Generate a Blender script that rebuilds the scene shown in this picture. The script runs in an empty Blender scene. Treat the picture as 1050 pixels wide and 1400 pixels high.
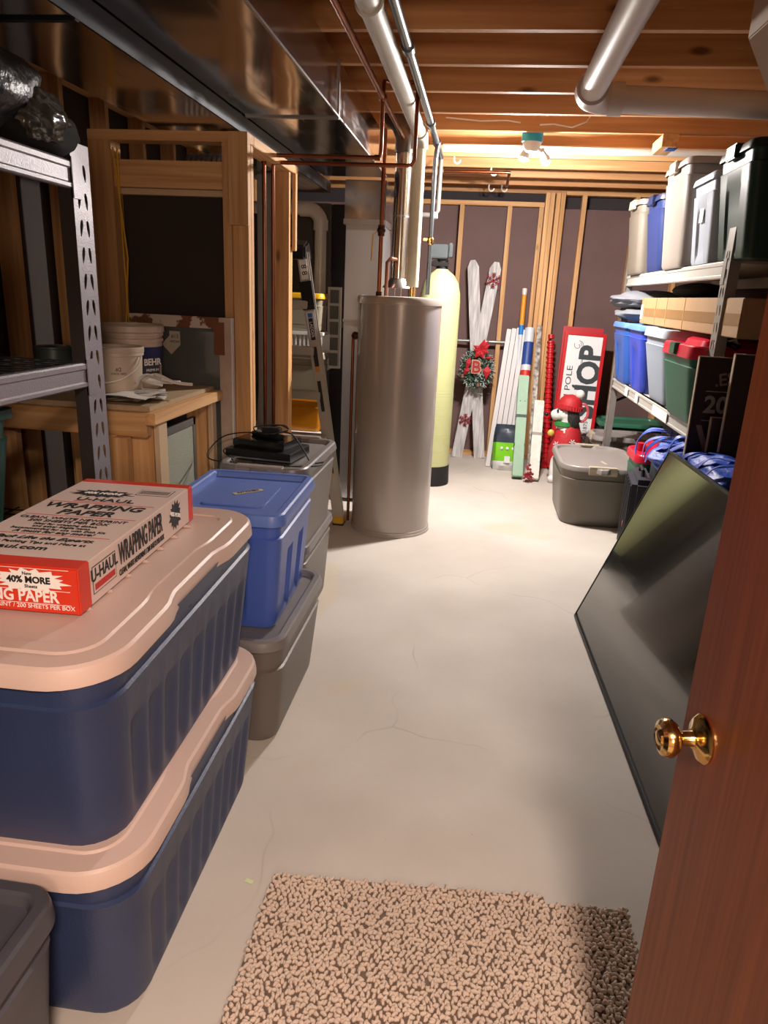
import bpy, bmesh, math, random
import numpy as np
from mathutils import Vector, Matrix, Euler
random.seed(7)
S = bpy.context.scene
COL = S.collection
PI = math.pi
# ---------------------------------------------------------------- camera
def cam_basis(yaw, pitch, roll):
    cy, sy, cp, sp = math.cos(yaw), math.sin(yaw), math.cos(pitch), math.sin(pitch)
    f = Vector((-sy*cp, cy*cp, -sp)); r = Vector((cy, sy, 0)); u = r.cross(f)
    cr, sr = math.cos(roll), math.sin(roll)
    return cr*r + sr*u, -sr*r + cr*u, f
_r, _u, _f = cam_basis(math.radians(6.9), math.radians(17.18), math.radians(2.64))
cam = bpy.data.objects.new('camera', bpy.data.cameras.new('camera'))
COL.objects.link(cam)
cam.matrix_world = Matrix(((_r.x, _u.x, -_f.x, 0), (_r.y, _u.y, -_f.y, 0), (_r.z, _u.z, -_f.z, 1.5), (0, 0, 0, 1)))
cam.data.sensor_fit = 'VERTICAL'; cam.data.sensor_height = 36; cam.data.lens = 965/1400*36
cam.data.clip_start = 0.02
S.camera = cam
# ---------------------------------------------------------------- light and exposure
W = bpy.data.worlds.new('world'); S.world = W; W.use_nodes = True
W.node_tree.nodes['Background'].inputs[0].default_value = (1.0, 0.86, 0.75, 1)
W.node_tree.nodes['Background'].inputs[1].default_value = 0.02
S.view_settings.view_transform = 'Standard'; S.view_settings.look = 'None'
S.view_settings.exposure = 0.0; S.view_settings.gamma = 1; S.view_settings.use_curve_mapping = False
HALL_FILL = 28.0  # watts of the added fill light behind the camera
BULB = 7600.0          # radiance of the bare bulbs
HALL = 105.0            # watts of the ceiling lamp in the room the camera stands in
def area(name, loc, rot, size, power, color):
    l = bpy.data.lights.new(name, 'AREA'); l.energy = power; l.color = color; l.shape = 'DISK'; l.size = size
    o = bpy.data.objects.new(name, l); COL.objects.link(o); o.location = loc; o.rotation_euler = rot
    return o
area('hall_lamp', (0.35, -0.75, 2.36), (0, 0, 0), 0.35, HALL, (1.0, 0.78, 0.65))
area('hall_fill_light', (0.65, -1.7, 1.65), (math.radians(95), 0, math.radians(12)), 0.6, HALL_FILL, (1.0, 0.76, 0.60))  # added warm fill through the doorway, no real lamp; lifts the dark left side
# ---------------------------------------------------------------- materials
def lin(c): return c/12.92 if c <= 0.04045 else ((c+0.055)/1.055)**2.4
def C(h, a=1.0):
    h = h.lstrip('#'); return tuple(lin(int(h[i:i+2], 16)/255) for i in (0, 2, 4)) + (a,)
MATS = {}
def mat(name, color='#888888', rough=0.5, metal=0.0, spec=0.5, bump=0.0, bscale=60, var=0.0, vscale=4, emit=None, estr=0, trans=0, alpha=1, coat=0, stretch=(1, 1, 1), rvar=0.0, col2=None):
    if name in MATS: return MATS[name]
    m = bpy.data.materials.new(name); m.use_nodes = True; nt = m.node_tree; N = nt.nodes; L = nt.links
    b = N['Principled BSDF']; c = C(color)
    b.inputs['Base Color'].default_value = c; b.inputs['Roughness'].default_value = rough
    b.inputs['Metallic'].default_value = metal; b.inputs['Specular IOR Level'].default_value = spec
    b.inputs['Transmission Weight'].default_value = trans; b.inputs['Coat Weight'].default_value = coat
    b.inputs['Alpha'].default_value = alpha
    if emit: b.inputs['Emission Color'].default_value = C(emit); b.inputs['Emission Strength'].default_value = estr
    if bump or var or rvar:
        tc = N.new('ShaderNodeTexCoord'); mp = N.new('ShaderNodeMapping'); L.new(tc.outputs['Object'], mp.inputs[0]); mp.inputs['Scale'].default_value = stretch
        if var or col2:
            n = N.new('ShaderNodeTexNoise'); n.inputs['Scale'].default_value = vscale; n.inputs['Detail'].default_value = 6; L.new(mp.outputs[0], n.inputs[0])
            mx = N.new('ShaderNodeMix'); mx.data_type = 'RGBA'
            r = N.new('ShaderNodeValToRGB'); r.color_ramp.elements[0].position = 0.35; r.color_ramp.elements[1].position = 0.65
            L.new(n.outputs[0], r.inputs[0]); L.new(r.outputs[0], mx.inputs[0])
            c2 = C(col2) if col2 else tuple(x*(1-var) for x in c[:3])+(1,)
            mx.inputs[6].default_value = c; mx.inputs[7].default_value = c2; L.new(mx.outputs[2], b.inputs['Base Color'])
        if rvar:
            n3 = N.new('ShaderNodeTexNoise'); n3.inputs['Scale'].default_value = vscale*1.7; n3.inputs['Detail'].default_value = 5; L.new(mp.outputs[0], n3.inputs[0])
            mr = N.new('ShaderNodeMapRange'); mr.inputs[1].default_value = 0.3; mr.inputs[2].default_value = 0.7; mr.inputs[3].default_value = max(0.02, rough-rvar); mr.inputs[4].default_value = rough+rvar
            L.new(n3.outputs[0], mr.inputs[0]); L.new(mr.outputs[0], b.inputs['Roughness'])
        if bump:
            n2 = N.new('ShaderNodeTexNoise'); n2.inputs['Scale'].default_value = bscale; n2.inputs['Detail'].default_value = 4; L.new(mp.outputs[0], n2.inputs[0])
            bp = N.new('ShaderNodeBump'); bp.inputs['Strength'].default_value = bump; bp.inputs['Distance'].default_value = 0.01
            L.new(n2.outputs[0], bp.inputs['Height']); L.new(bp.outputs[0], b.inputs['Normal'])
    MATS[name] = m; return m
def wood(name, axis, c1='#dfb07a', c2='#bf8b54', dark='#6b4426', rough=0.65, scale=1.0, knots=True):
    """softwood with grain along the given axis, knots and a tone that differs from board to board"""
    if name in MATS: return MATS[name]
    m = bpy.data.materials.new(name); m.use_nodes = True; nt = m.node_tree; N = nt.nodes; L = nt.links; b = N['Principled BSDF']
    b.inputs['Roughness'].default_value = rough
    tc = N.new('ShaderNodeTexCoord'); oi = N.new('ShaderNodeObjectInfo'); ad = N.new('ShaderNodeVectorMath'); ad.operation = 'ADD'
    sc = N.new('ShaderNodeVectorMath'); sc.operation = 'SCALE'; sc.inputs[0].default_value = (7, 5, 9); L.new(oi.outputs['Random'], sc.inputs['Scale'])
    L.new(tc.outputs['Object'], ad.inputs[0]); L.new(sc.outputs[0], ad.inputs[1])
    mp = N.new('ShaderNodeMapping'); s = [22*scale]*3; s['xyz'.index(axis)] = 0.9*scale; mp.inputs['Scale'].default_value = s; L.new(ad.outputs[0], mp.inputs[0])
    n = N.new('ShaderNodeTexNoise'); n.inputs['Scale'].default_value = 1.6; n.inputs['Detail'].default_value = 7; n.inputs['Distortion'].default_value = 0.6; L.new(mp.outputs[0], n.inputs[0])
    r = N.new('ShaderNodeValToRGB'); e = r.color_ramp.elements; e[0].position = 0.32; e[0].color = C(c2); e[1].position = 0.68; e[1].color = C(c1); L.new(n.outputs[0], r.inputs[0])
    mp2 = N.new('ShaderNodeMapping'); s = [6.5*scale]*3; s['xyz'.index(axis)] = 2.4*scale; mp2.inputs['Scale'].default_value = s; L.new(ad.outputs[0], mp2.inputs[0])
    v = N.new('ShaderNodeTexVoronoi'); v.inputs['Scale'].default_value = 1.0; L.new(mp2.outputs[0], v.inputs[0])
    kr = N.new('ShaderNodeValToRGB'); k = kr.color_ramp.elements; k[0].position = 0.05; k[0].color = (1, 1, 1, 1); k[1].position = 0.11; k[1].color = (0, 0, 0, 1); L.new(v.outputs['Distance'], kr.inputs[0])
    mx = N.new('ShaderNodeMix'); mx.data_type = 'RGBA'; L.new(r.outputs[0], mx.inputs[6]); mx.inputs[7].default_value = C(dark)
    ml = N.new('ShaderNodeMath'); ml.operation = 'MULTIPLY'; ml.inputs[1].default_value = 0.85 if knots else 0.0; L.new(kr.outputs[0], ml.inputs[0]); L.new(ml.outputs[0], mx.inputs[0])
    hs = N.new('ShaderNodeHueSaturation'); mr = N.new('ShaderNodeMapRange'); mr.inputs[3].default_value = 0.86; mr.inputs[4].default_value = 1.08; L.new(oi.outputs['Random'], mr.inputs[0])
    L.new(mr.outputs[0], hs.inputs['Value']); L.new(mx.outputs[2], hs.inputs['Color']); L.new(hs.outputs[0], b.inputs['Base Color'])
    bp = N.new('ShaderNodeBump'); bp.inputs['Strength'].default_value = 0.12; bp.inputs['Distance'].default_value = 0.004; L.new(n.outputs[0], bp.inputs['Height']); L.new(bp.outputs[0], b.inputs['Normal'])
    MATS[name] = m; return m
WZ = wood('pine_upright', 'z'); WX = wood('pine_crosswise', 'x'); WY = wood('pine_lengthwise', 'y')
JX = wood('joist_fir', 'x', '#d2a06c', '#b77e4c', '#5e3418', scale=0.8)
def duct_mat():
    m = mat('galvanized_duct', '#a9a7a6', 0.2, 1.0); N = m.node_tree.nodes; L = m.node_tree.links; b = N['Principled BSDF']
    b.inputs['Base Color'].default_value = C('#b9b7b8')
    tc = N.new('ShaderNodeTexCoord'); n = N.new('ShaderNodeTexNoise'); n.inputs['Scale'].default_value = 1.6; n.inputs['Detail'].default_value = 1.5; L.new(tc.outputs['Object'], n.inputs[0])
    bp = N.new('ShaderNodeBump'); bp.inputs['Strength'].default_value = 0.35; bp.inputs['Distance'].default_value = 0.05; L.new(n.outputs[0], bp.inputs['Height'])
    mp = N.new('ShaderNodeMapping'); mp.inputs['Rotation'].default_value = (0, 0, 0.6); mp.inputs['Scale'].default_value = (30, 3, 12); L.new(tc.outputs['Object'], mp.inputs[0])
    s = N.new('ShaderNodeTexNoise'); s.inputs['Scale'].default_value = 1.0; s.inputs['Detail'].default_value = 5; L.new(mp.outputs[0], s.inputs[0])
    r = N.new('ShaderNodeMapRange'); r.inputs[1].default_value = 0.56; r.inputs[2].default_value = 0.72; r.inputs[3].default_value = 0.15; r.inputs[4].default_value = 0.28; L.new(s.outputs[0], r.inputs[0])
    L.new(r.outputs[0], b.inputs['Roughness']); L.new(bp.outputs[0], b.inputs['Normal'])
    return m
DUCT = duct_mat()
STRAP = mat('dark_steel', '#23272c', 0.45, 0.7)
COPPER = mat('copper', '#9a5a3e', 0.3, 1.0, var=0.35, vscale=9)
def concrete():
    m = mat('concrete_floor', '#b9b0a6', 0.62); N = m.node_tree.nodes; L = m.node_tree.links; b = N['Principled BSDF']
    tc = N.new('ShaderNodeTexCoord')
    def noise(s, d, dist=0): n = N.new('ShaderNodeTexNoise'); n.inputs['Scale'].default_value = s; n.inputs['Detail'].default_value = d; n.inputs['Distortion'].default_value = dist; L.new(tc.outputs['Object'], n.inputs[0]); return n
    def ramp(src, p0, p1, c0, c1): r = N.new('ShaderNodeValToRGB'); e = r.color_ramp.elements; e[0].position = p0; e[1].position = p1; e[0].color = c0; e[1].color = c1; L.new(src, r.inputs[0]); return r.outputs[0]
    a = ramp(noise(1.3, 8).outputs[0], 0.3, 0.7, C('#b3aaa0'), C('#c8c0b6'))
    st = ramp(noise(0.9, 3, 1.2).outputs[0], 0.60, 0.66, (0, 0, 0, 1), (1, 1, 1, 1))
    mx = N.new('ShaderNodeMix'); mx.data_type = 'RGBA'; L.new(a, mx.inputs[6]); mx.inputs[7].default_value = C('#bfae8e')
    q = N.new('ShaderNodeMath'); q.operation = 'MULTIPLY'; q.inputs[1].default_value = 0.35; L.new(st, q.inputs[0]); L.new(q.outputs[0], mx.inputs[0])
    # long hairline cracks and trowel marks
    ds = N.new('ShaderNodeVectorMath'); ds.operation = 'ADD'; wn = noise(1.1, 3); sc = N.new('ShaderNodeVectorMath'); sc.operation = 'SCALE'; sc.inputs['Scale'].default_value = 0.9; L.new(wn.outputs['Color'], sc.inputs[0]); L.new(tc.outputs['Object'], ds.inputs[0]); L.new(sc.outputs[0], ds.inputs[1])
    v = N.new('ShaderNodeTexVoronoi'); v.feature = 'DISTANCE_TO_EDGE'; v.inputs['Scale'].default_value = 0.75; L.new(ds.outputs[0], v.inputs[0])
    cr = ramp(v.outputs['Distance'], 0.0015, 0.004, (1, 1, 1, 1), (0, 0, 0, 1))
    mk = ramp(noise(1.7, 2).outputs[0], 0.48, 0.6, (0, 0, 0, 1), (0.5, 0.5, 0.5, 1))
    q2 = N.new('ShaderNodeMath'); q2.operation = 'MULTIPLY'; L.new(cr, q2.inputs[0]); L.new(mk, q2.inputs[1])
    mx2 = N.new('ShaderNodeMix'); mx2.data_type = 'RGBA'; L.new(mx.outputs[2], mx2.inputs[6]); mx2.inputs[7].default_value = C('#8a7f74'); L.new(q2.outputs[0], mx2.inputs[0])
    # scattered specks
    v2 = N.new('ShaderNodeTexVoronoi'); v2.inputs['Scale'].default_value = 9; L.new(tc.outputs['Object'], v2.inputs[0])
    sp = ramp(v2.outputs['Distance'], 0.012, 0.03, (0.6, 0.6, 0.6, 1), (0, 0, 0, 1))
    mx3 = N.new('ShaderNodeMix'); mx3.data_type = 'RGBA'; L.new(mx2.outputs[2], mx3.inputs[6]); mx3.inputs[7].default_value = C('#7d746b'); L.new(sp, mx3.inputs[0])
    L.new(mx3.outputs[2], b.inputs['Base Color'])
    L.new(ramp(noise(2.3, 6).outputs[0], 0.3, 0.7, (0.62,)*3+(1,), (0.8,)*3+(1,)), b.inputs['Roughness'])
    bp = N.new('ShaderNodeBump'); bp.inputs['Strength'].default_value = 0.16; bp.inputs['Distance'].default_value = 0.006; L.new(noise(28, 8).outputs[0], bp.inputs['Height']); L.new(bp.outputs[0], b.inputs['Normal'])
    return m
CONC = concrete()
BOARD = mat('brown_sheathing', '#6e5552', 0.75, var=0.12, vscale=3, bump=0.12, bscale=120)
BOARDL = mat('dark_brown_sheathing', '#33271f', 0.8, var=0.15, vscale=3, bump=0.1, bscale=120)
BLK = mat('black_plastic', '#0c0c0e', 0.35); BLKM = mat('black_matte', '#101012', 0.7)
WHT = mat('white_plastic', '#dcd9d2', 0.35); PVC = mat('white_pvc', '#d9d6cf', 0.3, var=0.06, vscale=8)
RED = mat('red_plastic', '#c01a22', 0.35); STEEL = mat('bright_steel', '#b5b6b8', 0.3, 1.0)
BRASS = mat('brass', '#d6b474', 0.14, 1.0); INK = mat('black_ink', '#17171a', 0.6); WINK = mat('white_ink', '#f0ece6', 0.5); RINK = mat('red_ink', '#c2261c', 0.5)
# ---------------------------------------------------------------- mesh helpers
class G:
    def __init__(s): s.v = []; s.f = []; s.m = []; s.mi = 0; s.T = None
    def add(s, vs, fs):
        o = len(s.v)
        for p in vs:
            p = Vector(p); s.v.append(tuple(s.T @ p) if s.T is not None else tuple(p))
        for f in fs: s.f.append(tuple(i+o for i in f)); s.m.append(s.mi)
    def box(s, x0, y0, z0, x1, y1, z1):
        s.add([(x0,y0,z0),(x1,y0,z0),(x1,y1,z0),(x0,y1,z0),(x0,y0,z1),(x1,y0,z1),(x1,y1,z1),(x0,y1,z1)],
              [(0,3,2,1),(4,5,6,7),(0,1,5,4),(1,2,6,5),(2,3,7,6),(3,0,4,7)]); return s
    def bar(s, a, b, w, t, up=(0, 0, 1)):
        """straight bar from a to b, w wide and t thick"""
        a, b = Vector(a), Vector(b); d = (b-a).normalized(); up = Vector(up); x = d.cross(up)
        if x.length < 1e-4: x = d.cross(Vector((1, 0, 0)))
        x.normalize(); y = x.cross(d)
        vs = [p + x*sx*w/2 + y*sy*t/2 for p in (a, b) for sx, sy in ((-1,-1),(1,-1),(1,1),(-1,1))]
        s.add(vs, [(0,3,2,1),(4,5,6,7),(0,1,5,4),(1,2,6,5),(2,3,7,6),(3,0,4,7)]); return s
    def loft(s, rings, cap0=True, cap1=True):
        n = len(rings[0]); vs = [p for r in rings for p in r]; fs = []
        for k in range(len(rings)-1):
            for i in range(n):
                j = (i+1) % n; fs.append((k*n+i, k*n+j, (k+1)*n+j, (k+1)*n+i))
        if cap0: fs.append(tuple(range(n-1, -1, -1)))
        if cap1: fs.append(tuple((len(rings)-1)*n+i for i in range(n)))
        s.add(vs, fs); return s
    def lathe(s, prof, n=32, c=(0, 0, 0), axis='z', cap0=True, cap1=True):
        def P(r, z, a):
            x, y = r*math.cos(a), r*math.sin(a)
            if axis == 'z': return (c[0]+x, c[1]+y, c[2]+z)
            if axis == 'x': return (c[0]+z, c[1]+x, c[2]+y)
            return (c[0]+y, c[1]+z, c[2]+x)
        return s.loft([[P(r, z, 2*PI*i/n) for i in range(n)] for r, z in prof], cap0, cap1)
    def cyl(s, a, b, r, n=16, r2=None):
        a, b = Vector(a), Vector(b); d = (b-a).normalized(); q = d.to_track_quat('Z', 'Y')
        R = [[p + q @ Vector((rr*math.cos(2*PI*i/n), rr*math.sin(2*PI*i/n), 0)) for i in range(n)] for p, rr in ((a, r), (b, r2 if r2 is not None else r))]
        return s.loft(R)
    def tube(s, pts, r, n=10, closed=False):
        pts = [Vector(p) for p in pts]; rings = []; N = len(pts); up = None
        for i, p in enumerate(pts):
            if closed: t = pts[(i+1) % N]-pts[i-1]
            else: t = pts[min(i+1, N-1)]-pts[max(i-1, 0)]
            t.normalize()
            if up is None: up = t.orthogonal().normalized()
            up = (up - t*up.dot(t)); up.normalize(); w = t.cross(up)
            rr = r[i] if isinstance(r, (list, tuple)) else r
            rings.append([p + up*rr*math.cos(2*PI*k/n) + w*rr*math.sin(2*PI*k/n) for k in range(n)])
        if closed: rings.append(rings[0])
        return s.loft(rings, not closed, not closed)
    def ell(s, c, rad, n=14, m=8, rot=None):
        R = Euler(rot).to_matrix() if rot else Matrix.Identity(3); rings = []; c = Vector(c)
        for k in range(m+1):
            a = -PI/2 + PI*k/m; cc = max(math.cos(a), 0.02)
            rings.append([c + R @ Vector((rad[0]*cc*math.cos(2*PI*i/n), rad[1]*cc*math.sin(2*PI*i/n), rad[2]*math.sin(a))) for i in range(n)])
        return s.loft(rings)
    def poly(s, pts, z0, z1):
        n = len(pts); s.add([(x, y, z0) for x, y in pts]+[(x, y, z1) for x, y in pts],
            [tuple(range(n-1, -1, -1)), tuple(range(n, 2*n))]+[(i, (i+1) % n, n+(i+1) % n, n+i) for i in range(n)]); return s
    def mesh(s, name, mats, bevel=0, smooth=35):
        me = bpy.data.meshes.new(name); me.from_pydata(s.v, [], s.f)
        for m in (mats if isinstance(mats, (list, tuple)) else [mats]): me.materials.append(m)
        me.polygons.foreach_set('material_index', s.m)
        bm = bmesh.new(); bm.from_mesh(me); bmesh.ops.recalc_face_normals(bm, faces=bm.faces)
        if bevel:
            es = [e for e in bm.edges if len(e.link_faces) == 2 and e.calc_face_angle(0) > 0.7]
            bmesh.ops.bevel(bm, geom=es, offset=bevel, segments=2, affect='EDGES', clamp_overlap=True)
        bm.to_mesh(me); bm.free()
        if smooth:
            me.shade_smooth(); me.set_sharp_from_angle(angle=math.radians(smooth))
        return me
    def build(s, name, mats, parent=None, loc=(0, 0, 0), rot=(0, 0, 0), bevel=0, smooth=35, **props):
        return place(name, s.mesh(name, mats, bevel, smooth), parent, loc, rot, **props)
def place(name, me, parent=None, loc=(0, 0, 0), rot=(0, 0, 0), **props):
    o = bpy.data.objects.new(name, me); COL.objects.link(o); o.parent = parent; o.location = loc; o.rotation_euler = rot
    for k, v in props.items(): o[k] = v
    return o
def thing(name, label, cat, loc=(0, 0, 0), rot=(0, 0, 0), group=None):
    o = place(name, None, None, loc, rot, label=label, category=cat)
    if group: o['group'] = group
    o.empty_display_size = 0.05
    return o
def tag(o, label, cat, group=None):
    o['label'] = label; o['category'] = cat
    if group: o['group'] = group
    return o
def struct(g, name, m, **k):
    o = g.build(name, m, **k); o['kind'] = 'structure'; return o
_box = {}
def plank(name, x0, y0, z0, x1, y1, z1, m, parent=None, bevel=0.0025, **props):
    """a board as its own object, its origin in its middle; alike boards share a mesh"""
    d = (round(x1-x0, 4), round(y1-y0, 4), round(z1-z0, 4)); k = (d, m.name)
    if k not in _box: _box[k] = G().box(-d[0]/2, -d[1]/2, -d[2]/2, d[0]/2, d[1]/2, d[2]/2).mesh(name, m, bevel)
    return place(name, _box[k], parent, ((x0+x1)/2, (y0+y1)/2, (z0+z1)/2), **props)
def text(s, size, m, parent, loc, rot=(0, 0, 0), name='lettering', sx=1.0, bold=0.0, ex=0.0006, align='CENTER', shear=0.0, **props):
    cu = bpy.data.curves.new('t', 'FONT'); cu.body = s; cu.size = size; cu.align_x = align; cu.align_y = 'CENTER'; cu.extrude = ex; cu.offset = bold; cu.shear = shear; cu.resolution_u = 3
    o = bpy.data.objects.new('t', cu); me = bpy.data.meshes.new_from_object(o); bpy.data.objects.remove(o)
    me.materials.clear(); me.materials.append(m); me.name = name
    if sx != 1.0: me.transform(Matrix.Diagonal((sx, 1, 1, 1)))
    return place(name, me, parent, loc, rot, **props)
def rrect(w, l, r, ns=6, nc=5, mod=None):
    """rounded rectangle as (x, y) points; mod(side, t) pushes points inwards"""
    pts = []; hw, hl = w/2, l/2; r = min(r, hw*0.98, hl*0.98)
    sides = [((hw, -hl+r), (hw, hl-r), (1, 0)), ((hw-r, hl), (-hw+r, hl), (0, 1)), ((-hw, hl-r), (-hw, -hl+r), (-1, 0)), ((-hw+r, -hl), (hw-r, -hl), (0, -1))]
    cen = [(hw-r, hl-r), (-hw+r, hl-r), (-hw+r, -hl+r), (hw-r, -hl+r)]
    for i, (a, b, n) in enumerate(sides):
        for k in range(ns+1):
            t = k/ns; d = mod(i, t) if mod else 0
            pts.append((a[0]+(b[0]-a[0])*t-n[0]*d, a[1]+(b[1]-a[1])*t-n[1]*d))
        a0 = math.atan2(n[1], n[0])
        for k in range(1, nc):
            an = a0 + PI/2*k/nc; pts.append((cen[i][0]+r*math.cos(an), cen[i][1]+r*math.sin(an)))
    return pts
def ring(w, l, r, z, ns=6, nc=5, mod=None): return [(x, y, z) for x, y in rrect(w, l, r, ns, nc, mod)]
def sstep(a, b, x):
    t = min(1, max(0, (x-a)/(b-a))); return t*t*(3-2*t)

# ================================================================ THE SETTING
g = G().box(-2.2, 0.12, -0.1, 1.9, 7.3, 0.0); struct(g, 'floor', CONC)
hall = mat('hall_paint', '#cbbcab', 0.8)
hc = mat('hall_carpet', '#a8988a', 0.95, bump=0.5, bscale=200)
struct(G().box(-1.6, -2.6, -0.1, 1.9, 0.12, 0.0), 'floor_hall', hc)
struct(G().box(-2.2, -2.6, 2.68, 1.9, 7.3, 2.72), 'ceiling', wood('subfloor', 'x', '#b98a58', '#9a6c3e', knots=False))
ceil = bpy.data.objects['ceiling']
struct(G().box(-1.6, -2.6, 2.4, 1.9, 0.06, 2.45), 'ceiling_hall', hall)
struct(G().box(-1.7, -2.7, 0, 1.9, -2.6, 2.68), 'wall_hall_end', hall)
struct(G().box(-1.7, -2.6, 0, -1.6, 0.06, 2.68), 'wall_hall_left', hall)
struct(G().box(1.8, -2.6, 0, 1.9, 0.06, 2.68), 'wall_hall_right', hall)
g = G().box(-2.2, 0.06, 0, -0.42, 0.18, 2.68).box(0.50, 0.06, 0, 1.9, 0.18, 2.68).box(-0.42, 0.06, 2.08, 0.50, 0.18, 2.68)
struct(g, 'wall_front', mat('front_drywall', '#b8aa9c', 0.8))
# joists: 2x10 boards spanning left to right
for k in range(17):
    y = 0.54 + 0.406*k
    if y < 7.0: plank('joist', -2.1, y, 2.43, 1.75, y+0.038, 2.68, JX, ceil)
plank('blocking', 0.86, 2.60, 2.43, 0.90, 2.975, 2.68, WY, ceil)
plank('rim_joist', -2.1, 7.10, 2.43, 1.75, 7.14, 2.68, JX, ceil)
# back wall
struct(G().box(-2.2, 7.14, 0, 1.9, 7.3, 2.68), 'wall_back', mat('foundation', '#3b3537', 0.9, bump=0.2, bscale=30))
wb = bpy.data.objects['wall_back']
G().box(-2.1, 7.05, 0, 1.75, 7.139, 2.30).build('sheathing_panel', BOARD, wb)
plank('top_plate', -1.1, 6.95, 2.30, 0.475, 7.045, 2.338, WX, wb); plank('top_plate', 0.655, 6.95, 2.405, 1.75, 7.045, 2.43, WX, wb)
plank('bottom_plate', -1.1, 6.95, 0.0, 1.75, 7.045, 0.038, WX, wb)
for x in (-1.06, -0.66, -0.255, 0.173, 0.452): plank('stud', x-0.02, 6.955, 0.038, x+0.02, 7.045, 2.30, WZ, wb)
for x in (0.499, 0.539, 0.59, 0.632): plank('stud', x-0.019, 6.94, 0.038, x+0.019, 7.045, 2.42, WZ, wb)
for x in (0.82, 1.275, 1.68): plank('stud', x-0.02, 6.955, 0.038, x+0.02, 7.045, 2.405, WZ, wb)
G().cyl((-1.05, 6.945, 1.10), (0.47, 6.945, 1.11), 0.014, 12).build('conduit', mat('grey_conduit', '#9da19a', 0.4, 0.6), wb)
# left wall
struct(G().box(-2.2, 0.18, 0, -2.1, 7.14, 2.68), 'wall_left', MATS['foundation'])
wl = bpy.data.objects['wall_left']
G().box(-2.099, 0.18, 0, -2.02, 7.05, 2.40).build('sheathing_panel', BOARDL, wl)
plank('top_plate', -2.02, 0.2, 2.36, -1.93, 6.95, 2.40, WY, wl); plank('bottom_plate', -2.02, 0.2, 0, -1.93, 6.95, 0.038, WY, wl)
for k in range(17): plank('stud', -2.015, 0.45+0.406*k, 0.038, -1.93, 0.488+0.406*k, 2.36, WZ, wl)
# right wall
struct(G().box(1.75, 0.18, 0, 1.9, 7.14, 2.68), 'wall_right', MATS['foundation'])
wr = bpy.data.objects['wall_right']
G().box(1.70, 0.18, 0, 1.749, 6.94, 2.40).build('sheathing_panel', BOARD, wr)
# short framed wall under the ducts
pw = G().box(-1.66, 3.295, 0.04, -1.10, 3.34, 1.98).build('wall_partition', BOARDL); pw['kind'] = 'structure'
plank('top_plate', -1.76, 3.20, 2.085, -1.04, 3.29, 2.125, WX, pw)
plank('stud', -1.76, 3.20, 0.0, -1.70, 3.29, 2.085, WZ, pw); plank('stud', -1.70, 3.20, 0.0, -1.655, 3.29, 2.085, WZ, pw)
plank('header', -1.655, 3.215, 1.90, -1.155, 3.255, 2.01, WX, pw); plank('header', -1.655, 3.255, 1.875, -1.155, 3.292, 1.90, mat('planed_edge', '#cbb08d', 0.6), pw)
plank('stud', -1.155, 3.20, 0.0, -1.115, 3.29, 2.085, WZ, pw)
plank('stud', -1.113, 3.205, 0.0, -1.042, 3.245, 2.083, WZ, pw); plank('cripple_stud', -1.115, 3.165, 1.755, -1.03, 3.203, 2.12, WZ, pw)
plank('stud', -1.113, 3.247, 0.0, -1.042, 3.285, 2.083, WZ, pw)
plank('side_plate', -1.13, 3.29, 2.085, -1.04, 4.06, 2.125, WY, pw)
plank('stud', -1.145, 3.93, 0.0, -1.055, 3.968, 2.085, WZ, pw)
plank('stud', -1.145, 3.97, 0.0, -1.055, 4.008, 1.72, WZ, pw); plank('cripple_stud', -1.05, 3.97, 1.70, -1.03, 4.008, 2.085, WZ, pw)
plank('bottom_plate', -1.70, 3.20, 0.0, -1.155, 3.29, 0.036, WX, pw)
for a in (((-1.63, 3.17, 2.05), (-1.60, 3.19, 1.6), (-1.635, 3.185, 1.2), (-1.62, 3.18, 0.9)), ((-1.615, 3.18, 2.05), (-1.62, 3.19, 1.7), (-1.61, 3.185, 1.3), (-1.635, 3.18, 0.9))):
    G().tube([Vector(a[0]).lerp(Vector(a[1]), t/4) for t in range(4)]+[Vector(a[1]).lerp(Vector(a[2]), t/4) for t in range(4)]+[Vector(a[2]).lerp(Vector(a[3]), t/4) for t in range(5)], 0.004, 6).build('cable', mat('yellow_cable', '#d9a32a', 0.5), pw)
fl = thing('flexible_duct', 'silver ribbed flexible duct lying above the framed panel at left', 'duct', (-1.28, 3.45, 2.02))
G().lathe([(0.055+0.006*(k % 2), -0.12+0.012*k) for k in range(21)], 20, axis='x').build('duct_hose', STEEL, fl)
# ================================================================ DUCTS AND PIPES
d = thing('supply_duct', 'wide shiny galvanized main duct running under the joists, nearer the room middle', 'duct', (-0.89, 0.2, 2.21))
G().box(-0.198, 0.0, 0.0, 0.21, 3.12, 0.218).build('duct_section', DUCT, d, bevel=0.002)
G().box(-0.198, 3.14, 0.0, 0.21, 4.70, 0.218).build('duct_section', DUCT, d, bevel=0.002)
for y in (1.30, 3.13): G().box(-0.198, y-0.012, -0.006, 0.216, y+0.012, 0.218).build('drive_cleat', STRAP if y < 2 else STEEL, d, bevel=0.002)
G().bar((0.213, 0.0, 0.003), (0.213, 4.7, 0.003), 0.008, 0.008).build('corner_seam', STEEL, d)
d = thing('return_duct', 'lower galvanized duct along the left under the joists with dark side edge', 'duct', (-1.27, 0.2, 2.14))
G().box(-0.19, 0.0, 0.0, 0.172, 1.77, 0.289).build('duct_section', DUCT, d, bevel=0.002)
G().box(-0.19, 1.79, 0.0, 0.172, 4.95, 0.289).build('duct_section', DUCT, d, bevel=0.002)
G().box(-0.194, 1.768, -0.006, 0.178, 1.792, 0.289).build('drive_cleat', STRAP, d, bevel=0.002)
G().box(0.172, 0.0, -0.002, 0.180, 4.95, 0.066).build('side_strip', STRAP, d)
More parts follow.
